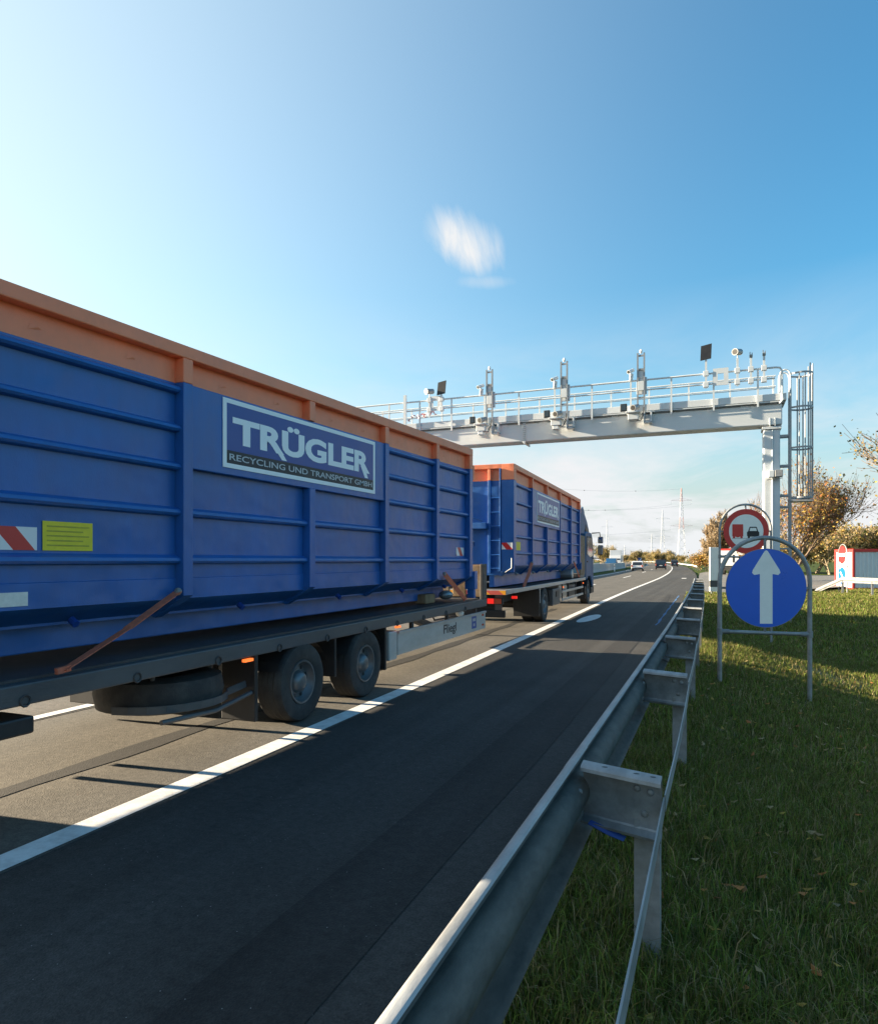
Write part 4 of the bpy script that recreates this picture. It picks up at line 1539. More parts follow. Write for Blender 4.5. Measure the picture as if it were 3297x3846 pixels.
for a, b in zip(arc[:-1], arc[1:]):
    mb.add([(-0.02, a[0], a[1]), (-0.02, b[0], b[1]), (-0.66, b[0], b[1]), (-0.66, a[0], a[1])], [(0, 1, 2, 3)])
mb.build('mudguard', M['black'], tk, smooth=True)
wheel(tk, 0.05, 0.470, -0.035, 0.27, 0.285)
wheel(tk, 0.05, 0.470, -0.35, 0.27, 0.285)
wheel(tk, 0.05, 0.470, -2.465, 0.27, 0.285, sgn=-1)
wheel(tk, 0.05, 0.470, -2.15, 0.27, 0.285, sgn=-1)
mb = MB()
mb.tube([(-2.2, 0.05, 0.47), (-0.3, 0.05, 0.47)], 0.11, n=12)
mb.build('axle', M['frame_dark'], tk, smooth=True)
mb = MB()
mb.box(-0.55, -0.05, 1.30, 2.50, 0.345, 0.845)
mb.build('battery_box', M['frame_grey'], tk, bevel=0.03)
mb = MB()
mb.box(-0.048, -0.03, 1.75, 2.05, 0.60, 0.76)
mb.build('box_latch', M['black'], tk)
for (z0, z1) in ((0.41, 0.49), (0.665, 0.745)):
    mb = MB()
    mb.box(-0.055, -0.025, 2.68, 7.10, z0, z1)
    mb.build('side_guard_rail', M['alu'], tk, bevel=0.008)
for y in (2.9, 4.1, 5.6, 6.95):
    mb = MB()
    mb.box(-0.09, -0.056, y, y + 0.07, 0.40, 0.945)
    mb.build('guard_upright', M['frame_dark'], tk)
mb = MB()
mb.box(-0.70, -0.22, 3.3, 4.7, 0.44, 0.90)
mb.build('fuel_tank', M['alu'], tk, bevel=0.06)
mb = MB()
mb.box(-0.70, -0.22, 5.1, 6.6, 0.42, 0.86)
mb.build('air_tank', M['frame_grey'], tk, bevel=0.08)
for y in (2.75, 6.95):
    mb = MB()
    mb.box(-0.02, 0.0, y, y + 0.09, 0.83, 0.87)
    mb.build('side_marker_lamp', M['amber_lamp'], tk)
# tan metal plate and roller between container and cab
mb = MB()
mb.box(-2.45, -0.05, 6.50, 7.60, 1.06, 1.20)
mb.build('subframe', M['frame_grey'], tk, bevel=0.02)
mb = MB()
mb.box(-0.075, -0.03, 6.46, 7.60, 1.15, 2.62)
mb.build('side_plate', M['rust'], tk, bevel=0.02)
mb = MB()
mb.lathe_x([(0, 0.0), (0, 0.15), (-0.02, 0.17), (-0.4, 0.17), (-0.4, 0)], 5.15, 1.22, 20, x0=-0.10)
mb.build('lock_roller', M['alu'], tk, smooth=True)

# cab
cab = thing_part('cab', tk)
mb = MB()
side = [(7.66, 0.98), (7.66, 2.72), (8.2, 2.82), (9.35, 2.80), (9.62, 2.60), (9.86, 1.75), (9.92, 1.05), (9.92, 0.62), (9.60, 0.62), (9.42, 0.88), (9.02, 1.06), (8.42, 1.06), (8.02, 0.90), (7.90, 0.98)]
mb.px(side, -2.46, -0.02)
mb.build('cab_shell', M['teal'], cab, bevel=0.04)
mb = MB()
mb.px([(7.98, 1.95), (8.02, 2.56), (9.22, 2.58), (9.44, 2.42), (9.58, 1.88), (8.85, 1.82)], -0.019, -0.008)
mb.build('side_window', M['glass_light'], cab)
mb = MB()
for a, b in (((7.96, 1.90), (8.00, 2.60)), ((8.0, 2.60), (9.25, 2.62)), ((9.25, 2.62), (9.47, 2.44)), ((9.47, 2.44), (9.62, 1.84))):
    mb.bar((-0.010, a[0], a[1]), (-0.010, b[0], b[1]), 0.02, 0.05)
mb.build('window_frame', M['black'], cab)
mb = MB()
mb.px([(7.80, 1.02), (7.83, 2.62), (7.86, 2.62), (7.83, 1.02)], -0.019, -0.012)
mb.px([(9.60, 1.1), (9.70, 1.85), (9.72, 1.85), (9.62, 1.1)], -0.019, -0.012)
mb.build('door_seam', M['black'], cab)
mb = MB()
mb.box(-0.02, 0.012, 8.0, 8.22, 1.62, 1.67)
mb.build('door_handle', M['black'], cab, bevel=0.006)
mb = MB()
rf = [(7.66, 2.73), (7.66, 3.30), (7.9, 3.60), (8.3, 3.58), (9.0, 3.30), (9.5, 2.98), (9.60, 2.70), (9.3, 2.815), (8.2, 2.84)]
mb.px(rf, -2.36, -0.14)
mb.build('roof_fairing', M['teal'], cab, bevel=0.10)
mb = MB()
sf = [(6.72, 2.70), (6.74, 3.55), (7.3, 3.72), (7.66, 3.55), (7.66, 2.72)]
mb.px(sf, -0.10, -0.06)
mb.build('side_fairing', M['teal'], cab, bevel=0.015)
mb = MB()
mb.px(sf, -2.40, -2.36)
mb.build('side_fairing', M['teal'], cab, bevel=0.015)
mb = MB()
mb.px([(8.45, 2.845), (8.46, 3.10), (9.35, 2.90), (9.45, 2.80)], -0.141, -0.128)
mb.build('sun_visor', M['black'], cab)
mb = MB()
mb.box(-2.47, -0.01, 9.50, 9.96, 0.36, 0.66)
mb.box(-0.20, 0.0, 9.05, 9.52, 0.36, 0.60)
mb.build('bumper', M['black'], cab, bevel=0.04)
mb = MB()
arc = [(8.35 + 0.60 * math.cos(a), 0.47 + 0.56 * math.sin(a)) for a in np.linspace(math.pi * 0.98, 0.05, 14)]
for a, b in zip(arc[:-1], arc[1:]):
    mb.add([(0.01, a[0], a[1]), (0.01, b[0], b[1]), (-0.5, b[0], b[1]), (-0.5, a[0], a[1])], [(0, 1, 2, 3)])
mb.build('wheel_arch', M['black'], cab, smooth=True)
mb = MB()
mb.box(-0.16, 0.0, 7.40, 7.66, 0.40, 0.70)
mb.build('cab_step', M['black'], cab, bevel=0.02)
for (zc_, hh, arm) in ((2.52, 0.135, 2.80), (2.11, 0.20, 1.78)):
    mr_ = thing_part('wing_mirror', cab)
    mb = MB()
    mb.tube([(-0.04, 9.55, arm), (0.26, 9.66, arm + (0.02 if arm > 2.5 else 0.0)), (0.30, 9.66, zc_)], 0.024, n=8)
    mb.build('mirror_arm', M['black'], mr_, smooth=True)
    mb = MB()
    mb.box(0.19, 0.40, 9.62, 9.70, zc_ - hh, zc_ + hh)
    mb.build('mirror_housing', M['black'], mr_, bevel=0.03)
    mb = MB()
    mb.box(0.215, 0.375, 9.610, 9.618, zc_ - hh + 0.03, zc_ + hh - 0.03)
    mb.build('mirror_glass', M['mirror'], mr_, bevel=0.003)
wheel(tk, 8.35, 0.470, -0.015, 0.29, 0.285)
wheel(tk, 8.35, 0.470, -2.465, 0.29, 0.285, sgn=-1)
mb = MB()
mb.tube([(-2.2, 8.35, 0.45), (-0.3, 8.35, 0.45)], 0.08, n=10)
mb.build('axle', M['frame_dark'], tk, smooth=True)
mb = MB()
mb.box(-0.34, -0.02, 7.66, 7.72, 0.22, 0.62)
mb.build('mudflap', M['black'], tk)


def tloc(x, y, z):
    c, s = math.cos(KA), math.sin(KA)
    return (KX + c * x - s * y, KY + s * x + c * y, z)


strap('dull red lashing strap at the rear half of the front container', tloc(-0.01, -1.70, 1.64), tloc(0.01, -2.66, 1.08), 0.075)
strap('bright red lashing strap at the front end of the front container', tloc(-0.01, 4.85, 1.64), tloc(0.01, 5.92, 1.10), 0.075)

# ================================================================== ROAD SIGNS
def arch_frame(t, half, z_top, tube_r, gl, gr_, cross):
    """two legs joined by a round arch; local x right, faces -y"""
    for s, g in ((-1, gl), (1, gr_)):
        mb = MB()
        mb.tube([(s * half, 0, g - 0.3), (s * half, 0, z_top - half)], tube_r, n=14)
        mb.build('leg', M['galv_tube'], t, smooth=True)
    mb = MB()
    mb.tube([(half * math.cos(a), 0, z_top - half + half * math.sin(a)) for a in np.linspace(0, math.pi, 25)], tube_r, n=14, caps=False)
    mb.build('arch', M['galv_tube'], t, smooth=True)
    for z in cross:
        cb = thing_part('crossbar', t)
        mb = MB()
        mb.tube([(-half, 0, z + 0.018), (half, 0, z - 0.018)], tube_r * 0.85, n=12)
        mb.build('bar', M['galv_tube'], cb, smooth=True)
        for s in (-1, 1):
            mb = MB()
            mb.tube([(s * half, 0, z - s * 0.018 - 0.045), (s * half, 0, z - s * 0.018 + 0.045)], tube_r * 1.3, n=12)
            mb.tube([(s * (half - 0.13), 0, z - s * 0.016), (s * half, 0, z - s * 0.018)], tube_r * 1.12, n=12)
            mb.build('clamp', M['galv_post'], cb, smooth=True)


def sign_clamps(t, cz, r, half, z_top, low):
    for (a, b) in (((-half, cz), (-r + 0.02, cz)), ((r - 0.02, cz), (half, cz)), ((0, z_top), (0, cz + r - 0.03)), ((0, low), (0, cz - r + 0.03))):
        mb = MB()
        mb.bar((a[0], -0.01, a[1]), (b[0], -0.01, b[1]), 0.025, 0.03)
        mb.build('bracket', M['galv_post'], t)


def poly_part(name, pts, mat, parent, y0, y1):
    mb = MB()
    mb.py(pts, y0, y1)
    return mb.build(name, mat, parent)


th = 0.0
# blue mandatory sign in front
sx, sy = 0.61, 10.74
bs = thing('traffic_sign', 'round blue sign with white upward arrow in an arched frame, nearest on the grass', 'road sign', (sx, sy, 0), R(19))
hc, hs = math.cos(R(19)), math.sin(R(19))
arch_frame(bs, 0.625, 2.02, 0.031, terrain(sx - 0.625 * hc, sy - 0.625 * hs), terrain(sx + 0.625 * hc, sy + 0.625 * hs), [0.665])
cz, r = 1.305, 0.56
mb = MB()
mb.disc_y(0, cz, r, -0.050, -0.047, 72)
mb.build('sign_edge', M['galv_tube'], bs)
mb = MB()
mb.disc_y(0, cz, r - 0.006, -0.0535, -0.0505, 72)
mb.build('blue_disc', M['blue_sign'], bs)
ar = [(-0.087, -0.505), (0.087, -0.505), (0.087, 0.20), (0.165, 0.185), (0.195, 0.215), (0.185, 0.255), (0.02, 0.525), (0, 0.535), (-0.02, 0.525), (-0.185, 0.255), (-0.195, 0.215), (-0.165, 0.185), (-0.087, 0.20)]
poly_part('arrow', [(x, cz + z) for x, z in ar], M['cream'], bs, -0.0565, -0.054)
sign_clamps(bs, cz, r, 0.625, 2.02, 0.665)

# red no-overtaking sign behind
sx, sy = 0.60, 17.85
rs = thing('traffic_sign', 'round red-ringed sign with red truck and black car, behind the blue one', 'road sign', (sx, sy, 0), R(19))
arch_frame(rs, 0.60, 3.03, 0.027, terrain(sx - 0.6 * hc, sy - 0.6 * hs), terrain(sx + 0.6 * hc, sy + 0.6 * hs), [1.77])
cz, r = 2.39, 0.53
mb = MB()
mb.disc_y(0, cz, r, -0.046, -0.043, 72)
mb.build('red_ring', M['red_sign'], rs)
mb = MB()
mb.disc_y(0, cz, r * 0.755, -0.0495, -0.0465, 72)
mb.build('white_field', M['cream'], rs)
y0, y1 = -0.0525, -0.050
tk_pts = [(-0.325, -0.12), (-0.325, 0.155), (-0.315, 0.165), (-0.08, 0.165), (-0.07, 0.155), (-0.07, -0.12), (-0.085, -0.12), (-0.085, -0.165), (-0.135, -0.165), (-0.135, -0.13), (-0.155, -0.13), (-0.17, -0.145), (-0.225, -0.145), (-0.24, -0.13), (-0.26, -0.13), (-0.26, -0.165), (-0.31, -0.165), (-0.31, -0.12)]
poly_part('truck_symbol', [(x, cz + z) for x, z in tk_pts], M['red_sign'], rs, y0, y1)
car_pts = [(0.02, -0.115), (0.015, -0.03), (0.045, 0.0), (0.075, 0.095), (0.09, 0.105), (0.23, 0.105), (0.245, 0.095), (0.275, 0.0), (0.305, -0.03), (0.30, -0.115), (0.285, -0.12), (0.285, -0.165), (0.235, -0.165), (0.235, -0.13), (0.085, -0.13), (0.085, -0.165), (0.035, -0.165), (0.035, -0.12)]
poly_part('car_symbol', [(x, cz + z) for x, z in car_pts], M['decal_black'], rs, y0, y1)
poly_part('car_symbol_window', [(x, cz + z) for x, z in [(0.075, 0.005), (0.095, 0.078), (0.225, 0.078), (0.245, 0.005)]], M['cream'], rs, -0.055, -0.0527)
poly_part('baseline', [(x, cz + z) for x, z in [(-0.33, -0.172), (0.31, -0.172), (0.31, -0.166), (-0.33, -0.166)]], M['decal_black'], rs, y0, y1)
sign_clamps(rs, cz, r, 0.60, 3.03, 1.77)

# distant no-entry and blue pair before the cabin
sx, sy = 6.60, 44.9
ns = thing('traffic_sign', 'narrow looking no-entry sign above a blue arrow sign before the cabin', 'road sign', (sx, sy, 0), R(-77))
arch_frame(ns, 0.58, 2.60, 0.03, -0.3, -0.3, [1.35])
mb = MB()
mb.disc_y(0, 2.0, 0.51, -0.046, -0.043, 48)
mb.build('red_disc', M['red_sign'], ns)
poly_part('white_bar', [(-0.38, 1.91), (0.38, 1.91), (0.38, 2.09), (-0.38, 2.09)], M['cream'], ns, -0.050, -0.047)
mb = MB()
mb.disc_y(0, 0.80, 0.49, -0.046, -0.043, 48)
mb.build('blue_disc', M['blue_sign'], ns)
poly_part('arrow', [(0.29, 0.50), (0.06, 0.55), (0.12, 0.62), (-0.28, 0.98), (-0.20, 1.06), (0.20, 0.70), (0.26, 0.76)], M['cream'], ns, -0.050, -0.047)

# tall white cabinet with a dark foot band behind the guardrail end
cb = thing('roadside_cabinet', 'tall white roadside panel box with dark lower band beyond the guardrail end', 'cabinet', (-0.17, 36.8, terrain(0, 36.8)), R(16))
mb = MB()
mb.box(-0.24, 0.24, -0.10, 0.10, 0.72, 2.38)
mb.build('upper_panel', M['cream'], cb, bevel=0.012)
mb = MB()
mb.box(-0.24, 0.24, -0.10, 0.10, 0.40, 0.718)
mb.build('dark_band', M['frame_grey'], cb, bevel=0.008)
mb = MB()
mb.box(-0.24, 0.24, -0.10, 0.10, 0.18, 0.398)
mb.build('lower_panel', M['cream'], cb, bevel=0.008)
mb = MB()
mb.box(-0.02, 0.03, -0.104, -0.1005, 0.85, 1.75)
mb.build('vertical_mark', M['sign_white'], cb)
for x in (-0.17, 0.13):
    mb = MB()
    mb.box(x, x + 0.06, -0.04, 0.04, -0.3, 0.18)
    mb.build('leg', M['galv_tube'], cb)
mb = MB()
mb.box(0.26, 0.32, 0.0, 0.10, -0.3, 1.6)
mb.build('support_post', M['galv_tube'], cb)


# ================================================================== TOLL GANTRY
GYF = 26.2
ga = thing('toll_gantry', 'light grey steel toll gantry spanning the motorway with cameras, railings and caged ladder', 'gantry', (1.72, GYF + 0.35, terrain(1.7, 26.5)))
gx0, gy0, gz0 = ga.location
def gfn(x, y, z):
    return (x - gx0, y - gy0, z - gz0)
def gb(mb, name, mat='gantry', parent=None, **k):
    return mb.build(name, M[mat], parent or ga, fn=gfn, **k)
XL, XR = -15.2, 2.16
mb = MB(); mb.box(XL, XR - 0.12, GYF, GYF + 0.75, 6.38, 7.10); gb(mb, 'beam', bevel=0.035)
mb = MB(); mb.box(XL, XR, GYF - 0.12, GYF + 0.92, 7.185, 7.43); gb(mb, 'beam_ledge', bevel=0.015)
mb = MB(); mb.box(XL, XR - 0.04, GYF - 0.05, GYF + 0.80, 7.102, 7.183); gb(mb, 'recess_shade_strip', 'galv_post')  # darker strip stands in for the shade in the recess below the ledge
mb = MB(); mb.box(XL, XR - 0.1, GYF - 0.14, GYF - 0.122, 7.135, 7.165); gb(mb, 'cable_strip', 'gantry_tube')
for px in (1.45, -14.9):
    mb = MB(); mb.box(px, px + 0.53, GYF + 0.05, GYF + 0.70, -1.0, 6.24); gb(mb, 'pillar', bevel=0.05)
    mb = MB(); mb.box(px - 0.04, px + 0.57, GYF + 0.0, GYF + 0.74, 6.29, 6.333); gb(mb, 'pillar_flange', bevel=0.006)
    mb = MB(); mb.box(px - 0.04, px + 0.57, GYF + 0.0, GYF + 0.74, 6.242, 6.286); gb(mb, 'pillar_flange', bevel=0.006)
    for dx in (0.20, 0.36):
        mb = MB(); mb.box(px + dx, px + dx + 0.015, GYF - 0.03, GYF + 0.05, 6.34, 6.62); gb(mb, 'gusset')
mb = MB(); mb.tube([(1.74, GYF + 0.03, 0.0), (1.74, GYF + 0.03, 6.2)], 0.022, n=8); gb(mb, 'conduit', 'gantry_tube', smooth=True)
mb = MB(); mb.box(1.60, 1.78, GYF - 0.18, GYF + 0.03, 4.55, 4.80); gb(mb, 'junction_box', 'gantry_tube', bevel=0.02)
mb = MB(); mb.box(1.80, 2.05, GYF - 0.20, GYF + 0.03, 4.56, 4.80); gb(mb, 'junction_box', 'galv', bevel=0.02)
mb = MB(); mb.bar((1.55, GYF - 0.1, 4.47), (2.05, GYF - 0.1, 4.52), 0.05, 0.02); gb(mb, 'box_bracket', 'galv_post')
# splice plates on the beam
mb = MB()
mb.box(-7.13, -7.02, GYF - 0.045, GYF - 0.001, 6.33, 7.10)
mb.box(-7.10, -7.05, GYF - 0.04, GYF + 0.80, 6.29, 6.375)
gb(mb, 'splice_plate', bevel=0.006)
for k in range(9):
    for dx in (-7.105, -7.055):
        mb = MB(); mb.box(dx, dx + 0.025, GYF - 0.055, GYF - 0.0455, 6.42 + k * 0.075, 6.45 + k * 0.075); gb(mb, 'bolt', 'galv_post')
for x in (-7.9, -3.6, -6.35, 0.85):
    mb = MB(); mb.py([(x - 0.16, 6.98), (x + 0.16, 6.98), (x + 0.16, 7.06), (x + 0.06, 7.14), (x - 0.06, 7.14), (x - 0.16, 7.06)], GYF - 0.012, GYF - 0.001); gb(mb, 'lifting_plate')
# railings
def railing(yr, xa, xb, tops, step, off):
    for z, r_ in tops:
        mb = MB(); mb.tube([(xa, yr, z), (xb, yr, z)], r_, n=8); gb(mb, 'handrail' if r_ > 0.02 else 'rail_wire', 'gantry_tube' if r_ > 0.02 else 'galv', smooth=True)
    x = xa + off
    while x < xb:
        mb = MB(); mb.box(x - 0.03, x + 0.03, yr - 0.02, yr + 0.02, 7.0 if yr < GYF else 7.43, tops[0][0]); gb(mb, 'rail_post', 'gantry_tube')
        x += step
railing(GYF - 0.16, -14.9, 1.80, [(8.32, 0.035), (7.95, 0.030), (7.62, 0.012)], 1.42, 0.55)
railing(GYF + 0.95, -14.9, 1.90, [(8.30, 0.030), (7.93, 0.030), (7.60, 0.012)], 1.42, 1.1)
mb = MB()
mb.tube([(1.80, GYF - 0.16, 8.32), (1.95, GYF - 0.16, 8.30), (2.02, GYF - 0.16, 8.18), (2.02, GYF - 0.16, 7.40), (2.05, GYF - 0.16, 7.2), (1.95, GYF - 0.12, 7.08)], 0.035, n=8)
gb(mb, 'handrail_end', 'gantry_tube', smooth=True)
for yy_ in (GYF + 0.20, GYF + 0.62):
    mb = MB()
    mb.tube([(1.98, yy_, 7.43), (1.98, yy_, 8.1)] + [(2.14 - 0.16 * math.cos(a), yy_, 8.1 + 0.2 * math.sin(a)) for a in np.linspace(0.2, math.pi - 0.05, 8)] + [(2.31, yy_, 7.9), (2.31, yy_, 7.0)], 0.028, n=8)
    gb(mb, 'grab_bar', 'gantry_tube', smooth=True)
# caged ladder
lad = thing_part('ladder', ga)
for yy_ in (GYF + 0.20, GYF + 0.62):
    mb = MB(); mb.box(2.27, 2.34, yy_ - 0.025, yy_ + 0.025, -0.6, 7.6); gb(mb, 'ladder_rail', 'cage', lad)
z = 0.0
while z < 7.5:
    mb = MB(); mb.tube([(2.305, GYF + 0.20, z), (2.305, GYF + 0.62, z)], 0.016, n=6); gb(mb, 'rung', 'galv_post', lad)
    z += 0.29
for z in (6.02, 4.98, 3.95, 3.55, 2.1, 0.9):
    mb = MB()
    for yy_ in (GYF + 0.20, GYF + 0.62):
        mb.box(1.98, 2.27, yy_ - 0.02, yy_ + 0.02, z - 0.03, z + 0.03)
    gb(mb, 'stand_off', 'cage', lad)
cg = thing_part('ladder_cage', ga)
def ring(z):
    return [(2.34 + 0.34 + 0.34 * math.sin(a) * 1.0, GYF + 0.41 - 0.36 * math.cos(a), z) for a in np.linspace(-0.55, math.pi + 0.55, 22)]
for z in (8.14, 6.97, 5.58, 3.86):
    mb = MB()
    P = [(2.33, GYF + 0.20, z)] + ring(z) + [(2.33, GYF + 0.62, z)]
    for a, b in zip(P[:-1], P[1:]):
        mb.bar(a, b, 0.02, 0.06)
    gb(mb, 'hoop', 'cage', cg)
for a in np.linspace(-0.35, math.pi + 0.35, 8):
    mb = MB()
    p = (2.68 + 0.33 * math.sin(a), GYF + 0.41 - 0.35 * math.cos(a))
    zt = 8.45 if 0.5 < a < 2.7 else 8.14
    mb.tube([(p[0], p[1], 3.84), (p[0], p[1], zt)], 0.022, n=6)
    gb(mb, 'cage_bar', 'cage', cg)
mb = MB(); mb.box(2.30, 3.0, GYF + 0.08, GYF + 0.75, 3.72, 3.77); gb(mb, 'cage_platform', 'cage', cg)
# antenna uprights with cameras
def camera_tube(p, d, L, r_, parent, mat='gantry_tube'):
    c = thing_part('camera', parent)
    p, d = Vector(p), Vector(d).normalized()
    mb = MB(); mb.tube([p - d * L / 2, p + d * L * 0.40, p + d * L * 0.5], [r_, r_, r_ * 1.1], n=12); gb(mb, 'camera_housing', mat, c, smooth=True)
    mb = MB(); mb.tube([p + d * (L * 0.5), p + d * (L * 0.5 + 0.004)], [r_ * 0.85, r_ * 0.85], n=12); gb(mb, 'camera_lens', 'black', c)
    mb = MB(); mb.tube([p - Vector((0, 0, r_)), p - Vector((0, 0, r_ + 0.12))], 0.02, n=6); gb(mb, 'camera_foot', mat, c)
    return c
for k, x in enumerate((-8.44, -5.45, -2.62)):
    up = thing_part('antenna_upright', ga)
    yb = GYF - 0.24
    zt = 9.30
    for dx in (-0.115, 0.115):
        mb = MB(); mb.box(x + dx - 0.028, x + dx + 0.028, yb - 0.03, yb + 0.03, 7.12, zt); gb(mb, 'upright_rail', 'cage', up)
    for z in (zt - 0.10, 8.70, 7.66):
        mb = MB(); mb.box(x - 0.087, x + 0.087, yb - 0.02, yb + 0.02, z - 0.03, z + 0.03); gb(mb, 'tie_bar', 'cage', up)
    mb = MB(); mb.box(x - 0.087, x + 0.087, yb + 0.025, yb + 0.05, 8.40, 8.70); gb(mb, 'small_plate', 'gantry_tube', up)
    mb = MB(); mb.box(x - 0.16, x + 0.20, yb + 0.05, yb + 0.16, 7.80, 8.42); gb(mb, 'equipment_box', 'gantry', up, bevel=0.012)
    mb = MB(); mb.box(x - 0.11, x + 0.11, yb - 0.032, yb + 0.022, 7.92, 8.26); gb(mb, 'antenna_panel', 'gantry_tube', up, bevel=0.01)
    mb = MB(); mb.sphere((x, yb, zt + 0.06), 0.055, 10, 6, sc=(1, 1, 1.5)); gb(mb, 'top_antenna', 'sign_white', up, smooth=True)
    camera_tube((x - 0.36, yb - 0.05, 8.66), (-0.35, -0.75, -0.35), 0.34, 0.065, up)
    mb = MB(); mb.bar((x - 0.36, yb + 0.03, 8.32), (x - 0.33, yb + 0.0, 8.58), 0.14, 0.03); gb(mb, 'camera_plate', 'gantry_tube', up)
    # lower camera and floodlight on an outrigger
    ot = thing_part('camera_outrigger', ga)
    mb = MB()
    mb.box(x - 0.48, x + 0.02, yb - 0.55, yb + 0.04, 7.03, 7.09)
    mb.box(x - 0.42, x - 0.06, yb - 0.42, yb - 0.02, 6.80, 7.03)
    if k != 2:
        mb.box(x - 0.36, x - 0.14, yb - 0.40, yb - 0.10, 6.66, 6.80)
    gb(mb, 'outrigger_housing', 'gantry_tube', ot, bevel=0.015)
    mb = MB()
    for (a0, a1) in ((0.10, 0.13), (0.33, 0.38)):
        mb.box(x + a0, x + a1, yb - 0.06, yb + 0.22, 6.74, 7.16)
    mb.box(x + 0.10, x + 0.38, yb - 0.06, yb + 0.22, 6.72, 6.76)
    gb(mb, 'mount_frame', 'gantry', ot)
    fl = thing_part('floodlight', ot)
    mb = MB(); mb.box(x - 0.68, x - 0.44, yb - 0.50, yb - 0.42, 7.10, 7.38); gb(mb, 'lamp_body', 'black', fl, bevel=0.02)
    mb = MB(); mb.box(x - 0.65, x - 0.47, yb - 0.506, yb - 0.501, 7.14, 7.34); gb(mb, 'lamp_glass', 'glass', fl)
    camera_tube((x - 0.16, yb - 0.40, 7.24), (-0.3, -0.9, -0.25), 0.42, 0.10, ot, 'galv')
    mb = MB(); mb.tube([(x + 0.1, yb - 0.05, 7.3), (x + 0.10, yb - 0.2, 7.0), (x + 0.02, yb - 0.26, 6.78), (x - 0.10, yb - 0.28, 6.80)], 0.018, n=6); gb(mb, 'cable', 'black', ot, smooth=True)
# sensor posts along the rail
def sensor_post(x, z0, z1, head):
    s = thing_part('sensor_post', ga)
    y = GYF - 0.22
    mb = MB(); mb.box(x - 0.035, x + 0.035, y - 0.03, y + 0.03, z0, z1); gb(mb, 'post', 'gantry_tube', s)
    for z in (8.32, 7.92):
        mb = MB(); mb.box(x - 0.085, x + 0.085, y - 0.05, y + 0.09, z - 0.09, z + 0.09); gb(mb, 'post_clamp', 'gantry', s, bevel=0.01)
    if head == 'panel':
        mb = MB()
        mb.add([(x - 0.19, y - 0.05, z1 - 0.02), (x + 0.17, y - 0.05, z1 + 0.03), (x + 0.19, y + 0.03, z1 + 0.58), (x - 0.17, y + 0.03, z1 + 0.52)], [(0, 1, 2, 3)])
        mb.add([(x - 0.19, y - 0.02, z1 - 0.02), (x + 0.17, y - 0.02, z1 + 0.03), (x + 0.19, y + 0.06, z1 + 0.58), (x - 0.17, y + 0.06, z1 + 0.52)], [(0, 3, 2, 1)])
        mb.f += [(0, 1, 5, 4), (1, 2, 6, 5), (2, 3, 7, 6), (3, 0, 4, 7)]
        mb.m += [0] * 4
        gb(mb, 'flat_lamp', 'black', s)
    elif head == 'camera':
        camera_tube((x, y, z1 + 0.22), (-0.45, -0.8, -0.15), 0.36, 0.11, s, 'galv')
    else:
        mb = MB(); mb.box(x - 0.05, x + 0.05, y - 0.06, y + 0.04, z1, z1 + 0.10); gb(mb, 'sensor_head', 'galv_post', s, bevel=0.01)
        mb = MB(); mb.box(x - 0.045, x - 0.02, y - 0.02, y + 0.0, z1 + 0.10, z1 + 0.20); mb.box(x + 0.02, x + 0.045, y - 0.02, y + 0.0, z1 + 0.10, z1 + 0.17); gb(mb, 'sensor_pin', 'galv_post', s)
sensor_post(-10.51, 7.80, 8.50, 'panel')
sensor_post(-11.05, 7.60, 8.46, 'camera')
sensor_post(-0.40, 7.80, 8.80, 'panel')
sensor_post(0.62, 7.78, 8.75, 'camera')
sensor_post(1.05, 7.78, 8.72, 'pin')
sensor_post(1.46, 7.82, 8.74, 'pin')
for x in (-10.78, 0.08):
    nb_ = thing_part('notice_frame', ga)
    mb = MB()
    mb.box(x - 0.25, x - 0.10, GYF - 0.24, GYF - 0.21, 7.86, 8.46)
    mb.box(x + 0.10, x + 0.25, GYF - 0.24, GYF - 0.21, 7.86, 8.46)
    mb.box(x - 0.10, x + 0.10, GYF - 0.24, GYF - 0.21, 8.28, 8.46)
    mb.box(x - 0.10, x + 0.10, GYF - 0.24, GYF - 0.21, 7.86, 7.98)
    gb(mb, 'frame', 'gantry', nb_)
mb = MB(); mb.box(-12.22, -12.10, GYF - 0.26, GYF - 0.18, 7.2, 8.62); gb(mb, 'end_post', 'gantry_tube')
# strips of barrier tape fluttering on the rail
mb = MB()
rt = random.Random(3)
pp = Vector((-12.0, GYF - 0.2, 7.50))
for k in range(40):
    q = Vector((-12.0 + 1.25 * k / 39 + rt.uniform(-0.1, 0.1), GYF - 0.2 + rt.uniform(-0.05, 0.05), 7.50 + 0.22 * rt.random() + 0.22 * k / 40))
    mb.bar(pp, q, 0.004, 0.035, mi=k % 2)
    pp = q
mb.build('barrier_tape', [M['sign_white'], M['red_sign']], ga, fn=gfn)


# ================================================================== OFFICE CABIN
oc = thing('office_cabin', 'white site cabin with red edges at the right border', 'cabin', (8.0, 50.6, -0.22), R(0))
